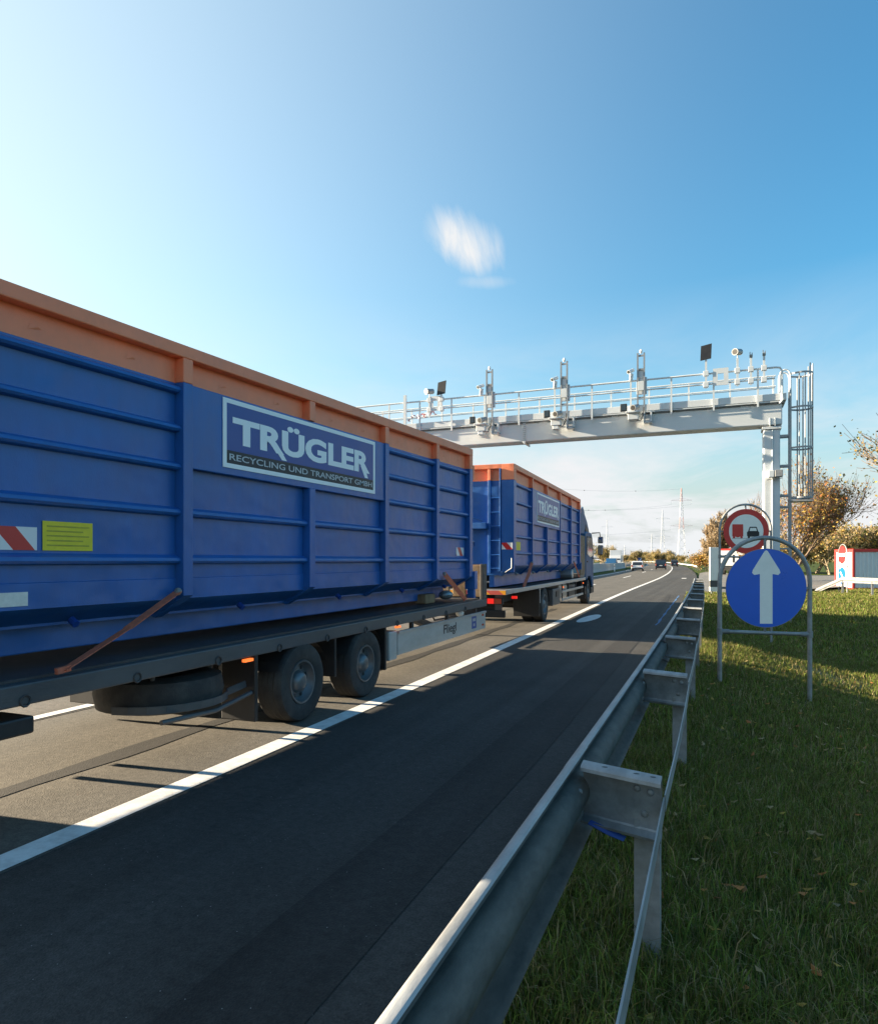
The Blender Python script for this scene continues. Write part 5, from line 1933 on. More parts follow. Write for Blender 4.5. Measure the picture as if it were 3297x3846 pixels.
# local: near corner at origin; long side runs to the right (+x, slightly towards the camera), short side runs away to the left
def ofn(x, y, z):
    a = R(17)
    return (math.cos(a) * x - math.sin(a) * y, math.sin(a) * x + math.cos(a) * y, z)
Lx, Ly, Hh = 6.0, 2.44, 2.62
mb = MB(); mb.box(0.08, Lx - 0.08, 0.08, Ly - 0.08, 0.12, Hh - 0.1); mb.build('cabin_core', M['office_white'], oc, ofn)
for x in np.arange(0.16, Lx - 0.2, 0.25):
    mb = MB(); mb.py([(x, 0.16), (x + 0.10, 0.16), (x + 0.10, Hh - 0.16), (x, Hh - 0.16)], 0.045, 0.079); mb.build('corrugation', M['office_white'], oc, ofn)
for y in np.arange(0.16, Ly - 0.2, 0.25):
    mb = MB(); mb.px([(y, 0.16), (y + 0.10, 0.16), (y + 0.10, Hh - 0.16), (y, Hh - 0.16)], 0.045, 0.079); mb.build('corrugation', M['office_white'], oc, ofn)
for (x, y) in ((0, 0), (Lx - 0.14, 0), (0, Ly - 0.14), (Lx - 0.14, Ly - 0.14)):
    mb = MB(); mb.box(x, x + 0.14, y, y + 0.14, 0.0, Hh); mb.build('corner_post', M['office_red'], oc, ofn)
for z0, z1 in ((0.0, 0.14), (Hh - 0.17, Hh - 0.01)):
    for a, b, c, d in ((0.141, Lx - 0.141, 0.0, 0.12), (0.141, Lx - 0.141, Ly - 0.12, Ly), (0.0, 0.12, 0.141, Ly - 0.141), (Lx - 0.12, Lx, 0.141, Ly - 0.141)):
        mb = MB(); mb.box(a, b, c, d, z0, z1); mb.build('edge_beam', M['office_red'], oc, ofn)
mb = MB(); mb.box(0.05, Lx - 0.05, 0.05, Ly - 0.05, Hh - 0.012, Hh + 0.02); mb.build('roof', M['office_red'], oc, ofn)


# ================================================================== VEHICLES
def car(name, label, loc, rz, L, W, H, paint, kind):
    t = thing(name, label, 'van' if kind == 'van' else 'car', loc, rz)
    # local: y forward, x right, centred
    hb_ = 0.55 * H
    if kind == 'van':
        roof = [(-L * 0.49, hb_ * 0.55), (-L * 0.485, hb_ * 1.0), (-L * 0.455, H * 0.90), (-L * 0.42, H), (L * 0.16, H), (L * 0.30, hb_ * 1.08), (L * 0.46, hb_ * 0.88), (L * 0.495, hb_ * 0.55)]
    else:
        roof = [(-L * 0.49, hb_ * 0.55), (-L * 0.47, hb_ * 1.0), (-L * 0.40, H * 0.90), (-L * 0.33, H * 0.985), (-L * 0.1, H), (L * 0.08, H * 0.97), (L * 0.24, hb_ * 1.06), (L * 0.44, hb_ * 0.88), (L * 0.495, hb_ * 0.55)]
    def loft(prof, shr, name_, mat, z_lo=None):
        pass
    mb = MB()
    lower = [(-L * 0.49, 0.22), (-L * 0.497, hb_ * 0.55), (-L * 0.475, hb_ * 1.0), (L * 0.26, hb_ * 1.03), (L * 0.44, hb_ * 0.90), (L * 0.495, hb_ * 0.55), (L * 0.49, 0.22)]
    mb.px(lower, -W / 2, W / 2)
    mb.build('body', M[paint], t, bevel=0.07)
    mb = MB()
    up = [p for p in roof if p[1] >= hb_ * 0.99]
    up = [(up[0][0] + 0.02, hb_ * 0.98)] + up[1:-1] + [(up[-1][0], hb_ * 0.98)] if kind != 'van' else [(-L * 0.478, hb_ * 0.98)] + [p for p in roof if p[1] >= H * 0.89] + [(L * 0.30, hb_ * 0.98)]
    n = len(up)
    vs = [(-(W / 2 - 0.03 - 0.16 * (p[1] - hb_) / H), p[0], p[1]) for p in up] + [((W / 2 - 0.03 - 0.16 * (p[1] - hb_) / H), p[0], p[1]) for p in up]
    mb.add(vs, [tuple(range(n)), tuple(range(2 * n - 1, n - 1, -1))] + [(i, i + 1, n + i + 1, n + i) for i in range(n - 1)])
    mb.build('roof', M[paint], t, bevel=0.04)
    # rear window
    mb = MB()
    a, b = (hb_ * 1.06, H * 0.90)
    ya, yb_ = (-L * 0.476, -L * 0.452) if kind == 'van' else (-L * 0.462, -L * 0.395)
    w0, w1 = W / 2 - 0.15, W / 2 - 0.24
    mb.add([(-w0, ya - 0.03, a), (w0, ya - 0.03, a), (w1, yb_ - 0.03, b), (-w1, yb_ - 0.03, b)], [(0, 1, 2, 3)])
    mb.build('rear_window', M['glass'], t)
    for s in (-1, 1):
        mb = MB()
        q = [(-L * 0.36, hb_ * 1.05), (L * 0.20, hb_ * 1.07), (L * 0.07, H * 0.92), (-L * 0.32, H * 0.92)]
        mb.add([(s * (W / 2 - 0.02 - 0.16 * (p[1] - hb_) / H), p[0], p[1]) for p in q], [(0, 1, 2, 3)])
        mb.build('side_window', M['glass'], t)
        mb = MB(); mb.box(s * (W / 2 - 0.12) - 0.10, s * (W / 2 - 0.12) + 0.10, -L * 0.505, -L * 0.47, hb_ * 0.72, hb_ * 1.06); mb.build('tail_light', M['tail_red'] if False else M['lens'], t, bevel=0.02)
        mb = MB(); mb.box(s * (W / 2 + 0.08) - 0.08, s * (W / 2 + 0.08) + 0.08, L * 0.15, L * 0.19, hb_ * 1.08, hb_ * 1.25); mb.build('wing_mirror', M[paint], t, bevel=0.02)
        for y in (-L * 0.30, L * 0.31):
            w_ = thing_part('wheel', t)
            mb = MB(); mb.lathe_x([(x * s, q_) for x, q_ in ((-0.2, 0.0), (-0.2, 0.30), (-0.17, 0.325), (-0.02, 0.325), (0.0, 0.30), (0.0, 0.21))], y, 0.325, 20, x0=s * (W / 2 - 0.01)); mb.build('tyre', M['rubber'], w_, smooth=True)
            mb = MB(); mb.lathe_x([(x * s, q_) for x, q_ in ((0.0, 0.21), (-0.03, 0.18), (-0.01, 0.0))], y, 0.325, 16, x0=s * (W / 2 - 0.01)); mb.build('rim', M['rim'], w_, smooth=True)
    mb = MB(); mb.box(-0.26, 0.26, -L * 0.506, -L * 0.49, hb_ * 0.68, hb_ * 0.80); mb.build('number_plate', M['sign_white'], t)
    mb = MB(); mb.box(-W / 2 + 0.05, W / 2 - 0.05, -L * 0.508, -L * 0.47, 0.24, 0.48); mb.build('bumper', M['black'] if kind != 'van' else M[paint], t, bevel=0.03)
    return t


car('white_car', 'white hatchback in the left lane far ahead', (-12.0, 114.0, 0), R(3.5), 4.3, 1.80, 1.56, 'car_white', 'hatch')
car('black_van', 'black people carrier in the right lane far ahead', (-9.75, 131.5, 0), R(3.8), 4.7, 1.90, 1.78, 'car_black', 'van')
car('dark_car', 'dark car partly hidden in front of the black people carrier', (-10.9, 193.0, 0), R(6), 4.3, 1.80, 1.75, 'car_black', 'hatch')
car('oncoming_van', 'dark blue van coming the other way behind the concrete barrier', (-18.7, 132.0, 0), R(184), 4.9, 1.95, 2.05, 'teal', 'van')
for x in (-0.65, 0.65):
    pass


def box_truck(label, loc, rz, L, W, H, name='box_truck', body='car_white', cabm='car_white'):
    t = thing(name, label, 'truck', loc, rz)
    mb = MB(); mb.box(-W / 2, W / 2, -L / 2, L / 2 - 2.0, 1.05, H); mb.build('cargo_box', M[body], t, bevel=0.04)
    mb = MB(); mb.px([(L / 2 - 1.9, 0.7), (L / 2 - 1.9, 2.75), (L / 2 - 0.5, 2.70), (L / 2 - 0.08, 1.7), (L / 2, 0.6)], -W / 2 + 0.05, W / 2 - 0.05); mb.build('cab', M[cabm], t, bevel=0.06)
    mb = MB(); mb.add([(-W / 2 + 0.2, L / 2 - 0.50, 2.58), (W / 2 - 0.2, L / 2 - 0.50, 2.58), (W / 2 - 0.15, L / 2 - 0.07, 1.75), (-W / 2 + 0.15, L / 2 - 0.07, 1.75)], [(0, 1, 2, 3)]); mb.build('windscreen', M['glass'], t)
    mb = MB(); mb.box(-W / 2 + 0.2, W / 2 - 0.2, -L / 2 + 0.1, L / 2 - 0.4, 0.65, 1.03); mb.build('chassis', M['frame_dark'], t)
    mb = MB(); mb.box(-W / 2, W / 2, -L / 2 - 0.06, -L / 2 - 0.001, 0.55, 0.95); mb.build('rear_bumper', M['frame_dark'], t)
    for s in (-1, 1):
        mb = MB(); mb.box(s * (W / 2 - 0.25) - 0.15, s * (W / 2 - 0.25) + 0.15, -L / 2 - 0.08, -L / 2 - 0.061, 0.66, 0.86); mb.build('tail_light', M['lens'], t)
        for y in (-L * 0.28, L * 0.5 - 1.2):
            mb = MB(); mb.lathe_x([(x * s, q_) for x, q_ in ((-0.28, 0.0), (-0.28, 0.45), (0.0, 0.45), (0.0, 0.27), (-0.04, 0.24), (-0.02, 0.0))], y, 0.45, 20, x0=s * (W / 2 - 0.02)); mb.build('wheel', M['rubber'], t, smooth=True)
    return t


box_truck('white box truck on the oncoming road', (-20.9, 155.0, 0), R(183.5), 8.0, 2.5, 3.9)
cp_ = thing('concrete_pier', 'upright pale concrete pier beyond the barrier, right of the truck mirrors', 'pier', (-25.6, 150.0, -0.4), R(5))
mb = MB(); mb.box(-0.55, 0.55, -0.4, 0.4, 0.0, 4.0); mb.build('shaft', M['concrete'], cp_, bevel=0.05)
mb = MB(); mb.box(-0.62, 0.62, -0.47, 0.47, 4.0, 4.15); mb.build('cap', M['concrete'], cp_, bevel=0.03)
pt = box_truck('white lorry with red stripe parked behind the signs on the exit lane', (2.0, 90.0, -0.02), R(-9), 7.0, 2.4, 3.0)
mb = MB(); mb.box(-1.18, 1.18, -3.52, -3.502, 2.86, 3.06); mb.build('red_stripe', M['office_red'], pt)
mb = MB()
for x in (-0.75, 0.1, 0.75):
    mb.box(x, x + 0.22, -3.515, -3.502, 1.45, 2.35)
mb.build('dark_lettering_block', M['black'], pt)

# small striped marker signs at the far bend
for (x, y, lab) in ((-24.2, 236.0, 'small blue and white diagonal marker sign on the median at the bend'), (-4.6, 153.0, 'small dark blue marker sign by the far right guardrail')):
    t = thing('marker_sign', lab, 'road sign', (x, y, 0), R(8))
    mb = MB(); mb.box(-0.05, 0.05, -0.03, 0.03, -0.1, 2.6); mb.build('post', M['galv_post'], t)
    mb = MB(); mb.add([(-0.55, -0.05, 1.0), (0.55, -0.05, 1.0), (0.55, -0.05, 2.5), (-0.55, -0.05, 2.5), (-0.55, -0.032, 1.0), (0.55, -0.032, 1.0), (0.55, -0.032, 2.5), (-0.55, -0.032, 2.5)], [(0, 1, 2, 3), (7, 6, 5, 4), (0, 4, 5, 1), (1, 5, 6, 2), (2, 6, 7, 3), (3, 7, 4, 0)]); mb.build('sign_plate', M['decal_blue'], t)
    mb = MB(); mb.add([(-0.5, -0.054, 1.1), (-0.2, -0.054, 1.1), (0.5, -0.054, 2.1), (0.5, -0.054, 2.45)], [(0, 1, 2, 3)]); mb.build('stripe', M['sign_white'], t)
# roadside delineators on the median
for y, lab in ((104.0, 'white delineator post on the median left of the white hatchback'), (158.0, 'thin white delineator post on the median beyond the white hatchback')):
    t = thing('delineator', lab, 'delineator', (xl(y) - 1.0, y, 0))
    mb = MB(); mb.py([(-0.06, 0), (0.06, 0), (0.06, 1.0), (-0.06, 1.06)], -0.05, 0.05); mb.build('post', M['sign_white'], t)
    mb = MB(); mb.py([(-0.061, 0.72), (0.061, 0.72), (0.061, 0.92), (-0.061, 0.92)], -0.051, -0.0505); mb.build('black_band', M['black'], t)

# ================================================================== PYLONS AND POWER LINES
def at(px, d):
    a = (px - 1648.5) / 2564.
    return ((-s_ + c_ * a) * d, (c_ + s_ * a) * d)


def pylon(label, px, d, H, rot, painted=False, detail=True):
    x, y = at(px, d)
    t = thing('pylon', label, 'pylon', (x, y, -0.4), rot)
    def w(z):
        return np.interp(z, [0, H * 0.50, H * 0.84, H], [H * 0.054, H * 0.026, H * 0.013, H * 0.004])
    thick = max(0.11, d * 0.00013)
    secs = [0, 0.13, 0.25, 0.36, 0.45, 0.53, 0.61, 0.68, 0.75, 0.81, 0.87, 0.93, 1.0]
    for i in range(len(secs) - 1):
        z0, z1 = secs[i] * H, secs[i + 1] * H
        w0, w1 = w(z0), w(z1)
        mb = MB()
        for sx_ in (-1, 1):
            for sy_ in (-1, 1):
                mb.bar((sx_ * w0, sy_ * w0, z0), (sx_ * w1, sy_ * w1, z1), thick, thick)
        for sy_ in (-1, 1):
            mb.bar((-w0, sy_ * w0, z0), (w1, sy_ * w1, z1), thick * 0.6, thick * 0.6)
            mb.bar((w0, sy_ * w0, z0), (-w1, sy_ * w1, z1), thick * 0.6, thick * 0.6)
            mb.bar((sy_ * w0, -w0, z0), (sy_ * w1, w1, z1), thick * 0.6, thick * 0.6)
        f = (secs[i] + secs[i + 1]) / 2
        m_ = 'pylon_grey'
        if painted:
            m_ = 'pylon_red' if (f > 0.80 or 0.42 < f < 0.58) else 'pylon_white'
        mb.build('tower_section', M[m_], t)
    for zz_, half in ((0.83 * H, 0.128 * H), (0.49 * H, 0.14 * H)):
        arm = thing_part('crossarm', t)
        mb = MB()
        for s in (-1, 1):
            mb.bar((0, 0, zz_), (s * half, 0, zz_ + 0.3), thick, thick)
            mb.bar((0, 0, zz_ + H * 0.035), (s * half, 0, zz_ + 0.3), thick * 0.7, thick * 0.7)
            for f in (0.3, 0.6):
                mb.bar((s * half * f, 0, zz_), (s * half * f, 0, zz_ + H * 0.035 * (1 - f)), thick * 0.6, thick * 0.6)
        mb.build('arm_truss', M['pylon_red'] if painted else M['pylon_grey'], arm)
        for s in (-1, 1):
            mb = MB()
            mb.bar((s * half, 0, zz_ + 0.3), (s * half, 0, zz_ - H * 0.06), thick * 0.6, thick * 0.6)
            mb.build('insulator', M['pylon_grey'], arm)
    return t, (x, y)


PA, pa = pylon('tall red and white painted lattice pylon, largest on the horizon', 2559, 500, 55.0, R(10), painted=True)
pylon('grey lattice pylon left of the red and white one', 2488, 720, 55.0, R(10))
pylon('faint short lattice pylon between the two carriageway bends', 2448, 1300, 52.0, R(10))
pylon('grey lattice pylon right of the truck mirrors', 2280, 880, 54.0, R(10))
pylon('smallest lattice pylon above the white box truck', 2346, 1900, 44.0, R(10))

B = (-190.0, 180.0)
def wire(label, za, offa, zb, sag, marks):
    ax, ay = pa[0] + math.cos(R(10)) * offa, pa[1] + math.sin(R(10)) * offa
    bx, by = B[0] + math.cos(R(10)) * offa, B[1] + math.sin(R(10)) * offa
    t = thing('power_line', label, 'power line', (ax, ay, 0))
    P = []
    for u in np.linspace(0, 1, 40):
        P.append((( bx - ax) * u, (by - ay) * u, za + (zb - za) * u - sag * 4 * u * (1 - u)))
    mb = MB()
    mb.tube(P, 0.035, n=4)
    mb.build('conductor', M['wire'], t)
    for u in marks:
        i = u * 39
        k = int(i)
        p = Vector(P[k]).lerp(Vector(P[min(39, k + 1)]), i - k)
        mb = MB()
        mb.sphere(p, 0.30, 8, 6)
        mb.build('warning_ball', M['black'], t)
wire('highest power line with dark warning balls above the road', 54.0, 0.0, 54.0, 11.0, (0.16, 0.31, 0.43, 0.55, 0.65))
wire('power line from the left end of the upper pylon arm', 42.5, -7.0, 42.5, 12.0, (0.22, 0.40, 0.57))
wire('power line from the right end of the upper pylon arm', 42.5, 7.0, 42.5, 12.0, (0.33, 0.50))
wire('lowest power line crossing behind the front container', 24.0, -7.7, 26.0, 9.0, (0.28, 0.47))


# ================================================================== TREES
def seg_mesh(segs, n=5):
    """tapered segments (p0, p1, r0, r1) to vertices and faces"""
    vs, fs = [], []
    for (p, q, r0, r1) in segs:
        d = (q - p)
        L = d.length
        if L < 1e-5:
            continue
        d /= L
        s = d.cross(Vector((0, 0, 1)) if abs(d.z) < 0.95 else Vector((1, 0, 0))).normalized()
        u = s.cross(d)
        b = len(vs)
        for c, r_ in ((p, r0), (q, r1)):
            for k in range(n):
                a = 2 * math.pi * k / n
                vs.append(tuple(c + s * (math.cos(a) * r_) + u * (math.sin(a) * r_)))
        for k in range(n):
            k2 = (k + 1) % n
            fs.append((b + k, b + k2, b + n + k2, b + n + k))
    return vs, fs


def grow(rng, p, d, L, r, depth, maxd, segs, tips, spread, up, kids, shrink):
    cur, dirn = p.copy(), d.copy()
    n = 3
    for i in range(n):
        dirn = (dirn + Vector((rng.gauss(0, 0.12), rng.gauss(0, 0.12), rng.gauss(0, 0.08) + up))).normalized()
        nx = cur + dirn * (L / n)
        r1 = r * (1 - 0.38 * (i + 1) / n)
        segs.append((cur, nx, r * (1 - 0.38 * i / n), r1, depth))
        cur = nx
        if depth >= maxd - 1:
            tips.append((cur.copy(), dirn.copy(), depth))
        if depth < maxd and i >= (1 if depth == 0 else 0):
            for _ in range(kids if i == n - 1 else max(1, kids - 1)):
                ax = Vector((rng.uniform(-1, 1), rng.uniform(-1, 1), rng.uniform(-0.6, 0.8))).normalized()
                nd = (dirn + ax * spread).normalized()
                grow(rng, cur, nd, L * shrink * rng.uniform(0.75, 1.15), r1 * 0.62, depth + 1, maxd, segs, tips, spread, up, kids, shrink)


def leaf_mesh(rng, tips, count, size, spread, pick):
    N = len(tips)
    idx = [rng.randrange(N) for _ in range(count)]
    vs, fs, mi = [], [], []
    for i in idx:
        p, d, _ = tips[i]
        c = p + Vector((rng.gauss(0, spread), rng.gauss(0, spread), rng.gauss(0, spread * 0.8)))
        a = Vector((rng.gauss(0, 1), rng.gauss(0, 1), rng.gauss(0, 1))).normalized()
        b = a.cross(Vector((rng.gauss(0, 1), rng.gauss(0, 1), rng.gauss(0, 1)))).normalized()
        s = size * rng.uniform(0.6, 1.3)
        k = len(vs)
        vs += [tuple(c - a * s * 0.5), tuple(c + b * s * 0.32), tuple(c + a * s * 0.5), tuple(c - b * s * 0.32)]
        fs.append((k, k + 1, k + 2, k + 3))
        mi.append(pick(c, rng))
    return vs, fs, mi


def raw_obj(name, vs, fs, mats, parent, mi=None, smooth=False):
    me = bpy.data.meshes.new(name)
    me.from_pydata(vs, [], fs)
    if mi:
        me.polygons.foreach_set('material_index', mi)
    if smooth:
        me.polygons.foreach_set('use_smooth', [True] * len(fs))
    return link_mesh(name, me, mats, parent)


def tree(name, label, loc, seed, H, r, maxd, spread, up, kids, shrink, leaves, lsize, lspread, lmats, pick, bark='bark', trunk_frac=0.3, stems=1, lean=0.0, cat='tree', group=None, twig=0.006, turn=0.0, centre=False, slim=1.0):
    rng = random.Random(seed)
    t = thing(name, label, cat, loc, (rng.uniform(0, 6.28) if lean == 0 else 0) + turn, group)
    segs, tips = [], []
    for s in range(stems):
        d0 = Vector((rng.gauss(0, 0.12 if stems == 1 else 0.35) + lean, rng.gauss(0, 0.12 if stems == 1 else 0.35), 1)).normalized()
        grow(rng, Vector((rng.gauss(0, 0.1) * (stems - 1), rng.gauss(0, 0.1) * (stems - 1), -0.2)), d0, H * trunk_frac, r, 0, maxd, segs, tips, spread, up, kids, shrink)
    k_ = H / max(b.z for a, b, c, e, dp in segs)
    segs = [(a * k_, b * k_, c * k_ ** 0.5, e * k_ ** 0.5, dp) for a, b, c, e, dp in segs]
    tips = [(p * k_, d, dp) for p, d, dp in tips]
    if slim != 1.0:
        segs = [(Vector((a.x * slim, a.y * slim, a.z)), Vector((b.x * slim, b.y * slim, b.z)), c, e, dp) for a, b, c, e, dp in segs]
        tips = [(Vector((p.x * slim, p.y * slim, p.z)), d, dp) for p, d, dp in tips]
    if centre:
        cx = sum((p for p, d, dp in tips), Vector()) / len(tips)
        cx.z = 0
        t.location = Vector(loc) - (Matrix.Rotation(t.rotation_euler.z, 3, 'Z') @ cx)
    tr_ = [(a, b, max(c, twig), max(e, twig)) for a, b, c, e, dp in segs if dp <= 1]
    br_ = [(a, b, max(c, twig), max(e, twig)) for a, b, c, e, dp in segs if dp > 1]
    vs, fs = seg_mesh(tr_, 7)
    raw_obj('trunk', vs, fs, M[bark], t, smooth=True)
    vs, fs = seg_mesh(br_, 3)
    raw_obj('branches', vs, fs, M[bark], t)
    if leaves:
        vs, fs, mi = leaf_mesh(rng, tips, leaves, lsize, lspread, pick)
        raw_obj('crown', vs, fs, [M[m] for m in lmats], t, mi)
    return t


def pick_autumn(c, rng):
    h = c.z / 9.0
    v = rng.random()
    if v < 0.02 + 0.34 * h:
        return 0
    if v < 0.48 + 0.32 * h:
        return 1
    return 2 if rng.random() < 0.75 else 3


tree('autumn_tree', 'autumn tree with orange top and green lower leaves behind the gantry ladder', (7.2, 60.0, -0.35), 11, 10.4, 0.13, 4, 0.62, 0.10, 3, 0.72, 4600, 0.20, 0.40, ['leaf_or', 'leaf_ye', 'leaf_gr', 'leaf_dk'], pick_autumn, trunk_frac=0.27, stems=2, twig=0.009, centre=True, slim=0.80)
tree('autumn_tree', 'thin yellowing tree left of the gantry pillar', (2.9, 64.0, -0.35), 5, 7.9, 0.10, 4, 0.62, 0.09, 3, 0.70, 2600, 0.18, 0.34, ['leaf_or', 'leaf_ye', 'leaf_br', 'leaf_gr'], lambda c, g: g.choice((1, 1, 2, 2, 3, 0)), trunk_frac=0.27, stems=2, twig=0.009, centre=True, slim=0.80)
tree('overhanging_tree', 'dark tree at the right border reaching in with thin branches', (8.6, 31.5, -0.5), 23, 9.0, 0.15, 5, 0.60, 0.045, 2, 0.76, 2600, 0.12, 0.22, ['leaf_dk', 'leaf_gr', 'leaf_ye'], lambda c, g: g.choice((0, 0, 1, 2)), trunk_frac=0.34, twig=0.009)
# pale bare shrubs right of the road
bare = [(0.2, 112.0, 9.6, 31, 'tall bare pale tree left of the red ringed sign'), (2.6, 108.0, 8.4, 32, 'bare twiggy tree just behind the red ringed sign'), (-0.6, 118.0, 5.6, 33, 'bare bush at the left foot of the tall pale tree'), (5.6, 116.0, 6.4, 34, 'bare pale tree in the gap left of the gantry pillar')]
for (x, y, h, sd, lab) in bare:
    tree('bare_tree', lab, (x, y, -0.1), sd, h, 0.07, 5, 0.40, 0.13, 3, 0.68, 2000 if h > 6 else 2600, 0.24, 0.35, ['leaf_br', 'leaf_ye', 'leaf_far'], lambda c, g: (2 if c.z < 1.5 else (1 if c.z < 3.0 and g.random() < .6 else 0)), bark='bark_light', trunk_frac=0.26, stems=3, twig=0.02)
for (x, y, h, sd, lab) in [(-1.7, 121.0, 3.4, 41, 'low orange brown bush beside the far guardrail'), (1.8, 109.0, 3.2, 42, 'low yellow green bush under the tall pale tree'), (4.4, 107.0, 3.4, 43, 'low brown bush beside the roadside panel box')]:
    tree('bush', lab, (x, y, -0.1), sd, h, 0.05, 3, 0.75, 0.08, 3, 0.70, 4200, 0.22, 0.40, ['leaf_or', 'leaf_ye', 'leaf_gr', 'leaf_br'], lambda c, g: g.choice((0, 1, 1, 2, 3, 3)), trunk_frac=0.3, stems=4, cat='bush', twig=0.012)


# woodland edge on the right: copies of three models, each an individual tree
def far_tree_model(seed, H, leaves, lsize, mats, pick, twig=0.03):
    return tree('woodland_tree', 'model', (0, 0, -500), seed, H, 0.12, 3, 0.62, 0.10, 3, 0.70, leaves, lsize, 0.42, mats, pick, bark='bark_light', trunk_frac=0.28, stems=2, twig=twig)


models = [far_tree_model(61, 6.5, 3000, 0.34, ['leaf_br', 'leaf_far', 'leaf_gr', 'leaf_dk'], lambda c, g: g.choice((0, 0, 1, 2, 3))),
          far_tree_model(62, 7.5, 2600, 0.34, ['leaf_br', 'leaf_far', 'leaf_ye', 'leaf_gr'], lambda c, g: g.choice((0, 0, 1, 1, 2, 3))),
          far_tree_model(63, 6.0, 2600, 0.34, ['leaf_far', 'leaf_ye', 'leaf_gr', 'leaf_br'], lambda c, g: g.choice((0, 0, 1, 2, 3)))]
used = [False] * 3


def place(k, x, y, sc, rot, label, group, z=-0.4):
    if not used[k]:
        o, used[k] = models[k], True
    else:
        o = copy_tree(models[k])
    o.location = (x, y, z)
    o.rotation_euler = (0, 0, rot)
    o.scale = (sc, sc, sc * (0.9 + 0.2 * rnd.random()))
    o['label'] = label
    o['group'] = group
    return o


ORD = ['first', 'second', 'third', 'fourth', 'fifth', 'sixth', 'seventh', 'eighth', 'ninth', 'tenth', 'eleventh', 'twelfth', 'thirteenth', 'fourteenth']
for i, (px, d, sc) in enumerate(sorted([(2990, 92, 0.80), (3060, 98, 0.86), (3120, 90, 0.92), (3180, 97, 1.05), (3230, 90, 1.12), (3290, 95, 1.2), (3360, 90, 1.1), (2940, 100, 0.8), (3040, 106, 0.9), (3150, 108, 1.15), (3260, 108, 1.3), (2890, 104, 0.72), (2830, 108, 0.62), (2780, 112, 0.60)])):
    x, y = at(px, d)
    place(i % 3, x, y, sc, rnd.uniform(0, 6.28), ORD[i] + ' tree from the left in the brown and olive hedge behind sign and cabin', 'trees in the hedge behind the cabin')
for i, (px, d, sc) in enumerate([(2222, 200, 1.12), (2250, 210, 1.10), (2276, 220, 1.02), (2296, 235, 0.8)]):
    x, y = at(px, d)
    place(2 if i % 2 else 1, x, y, sc, rnd.uniform(0, 6.28), ORD[i] + ' yellow green tree from the truck cab, beyond the oncoming road', 'trees beyond the oncoming road')
for i in range(30):
    px = 2330 + i * 8.2 + rnd.uniform(-3, 3)
    d = rnd.uniform(330, 430)
    x, y = at(px, d)
    place(i % 3, x, y, rnd.uniform(0.65, 1.12) * (1.15 if 2400 < px < 2500 else 0.8), rnd.uniform(0, 6.28), 'small bare brownish tree in the distant row on the horizon', 'distant row of trees on the horizon')
# far woods closing the horizon behind everything
rng = random.Random(99)
vs, fs, mi = [], [], []
for i in range(9000):
    px = rng.uniform(1500, 3700)
    d = rng.uniform(620, 900)
    x, y = at(px, d)
    z = rng.random() ** 1.3 * (5.0 + 2.5 * math.sin(px * 0.013) + 2.0 * math.sin(px * 0.041))
    a = Vector((rng.gauss(0, 1), rng.gauss(0, 1), rng.gauss(0, 1))).normalized()
    b = a.cross(Vector((0.3, 0.5, 0.8))).normalized()
    s = rng.uniform(1.2, 2.4)
    k = len(vs)
    c = Vector((x, y, z))
    vs += [tuple(c - a * s * 0.5), tuple(c + b * s * 0.4), tuple(c + a * s * 0.5), tuple(c - b * s * 0.4)]
    fs.append((k, k + 1, k + 2, k + 3))
    mi.append(rng.randrange(3))
fw = raw_obj('far_woods', vs, fs, [M['leaf_br'], M['leaf_far'], M['leaf_dk']], None, mi)
tag(fw, 'far line of woods along the horizon', 'woods', None, 'stuff')


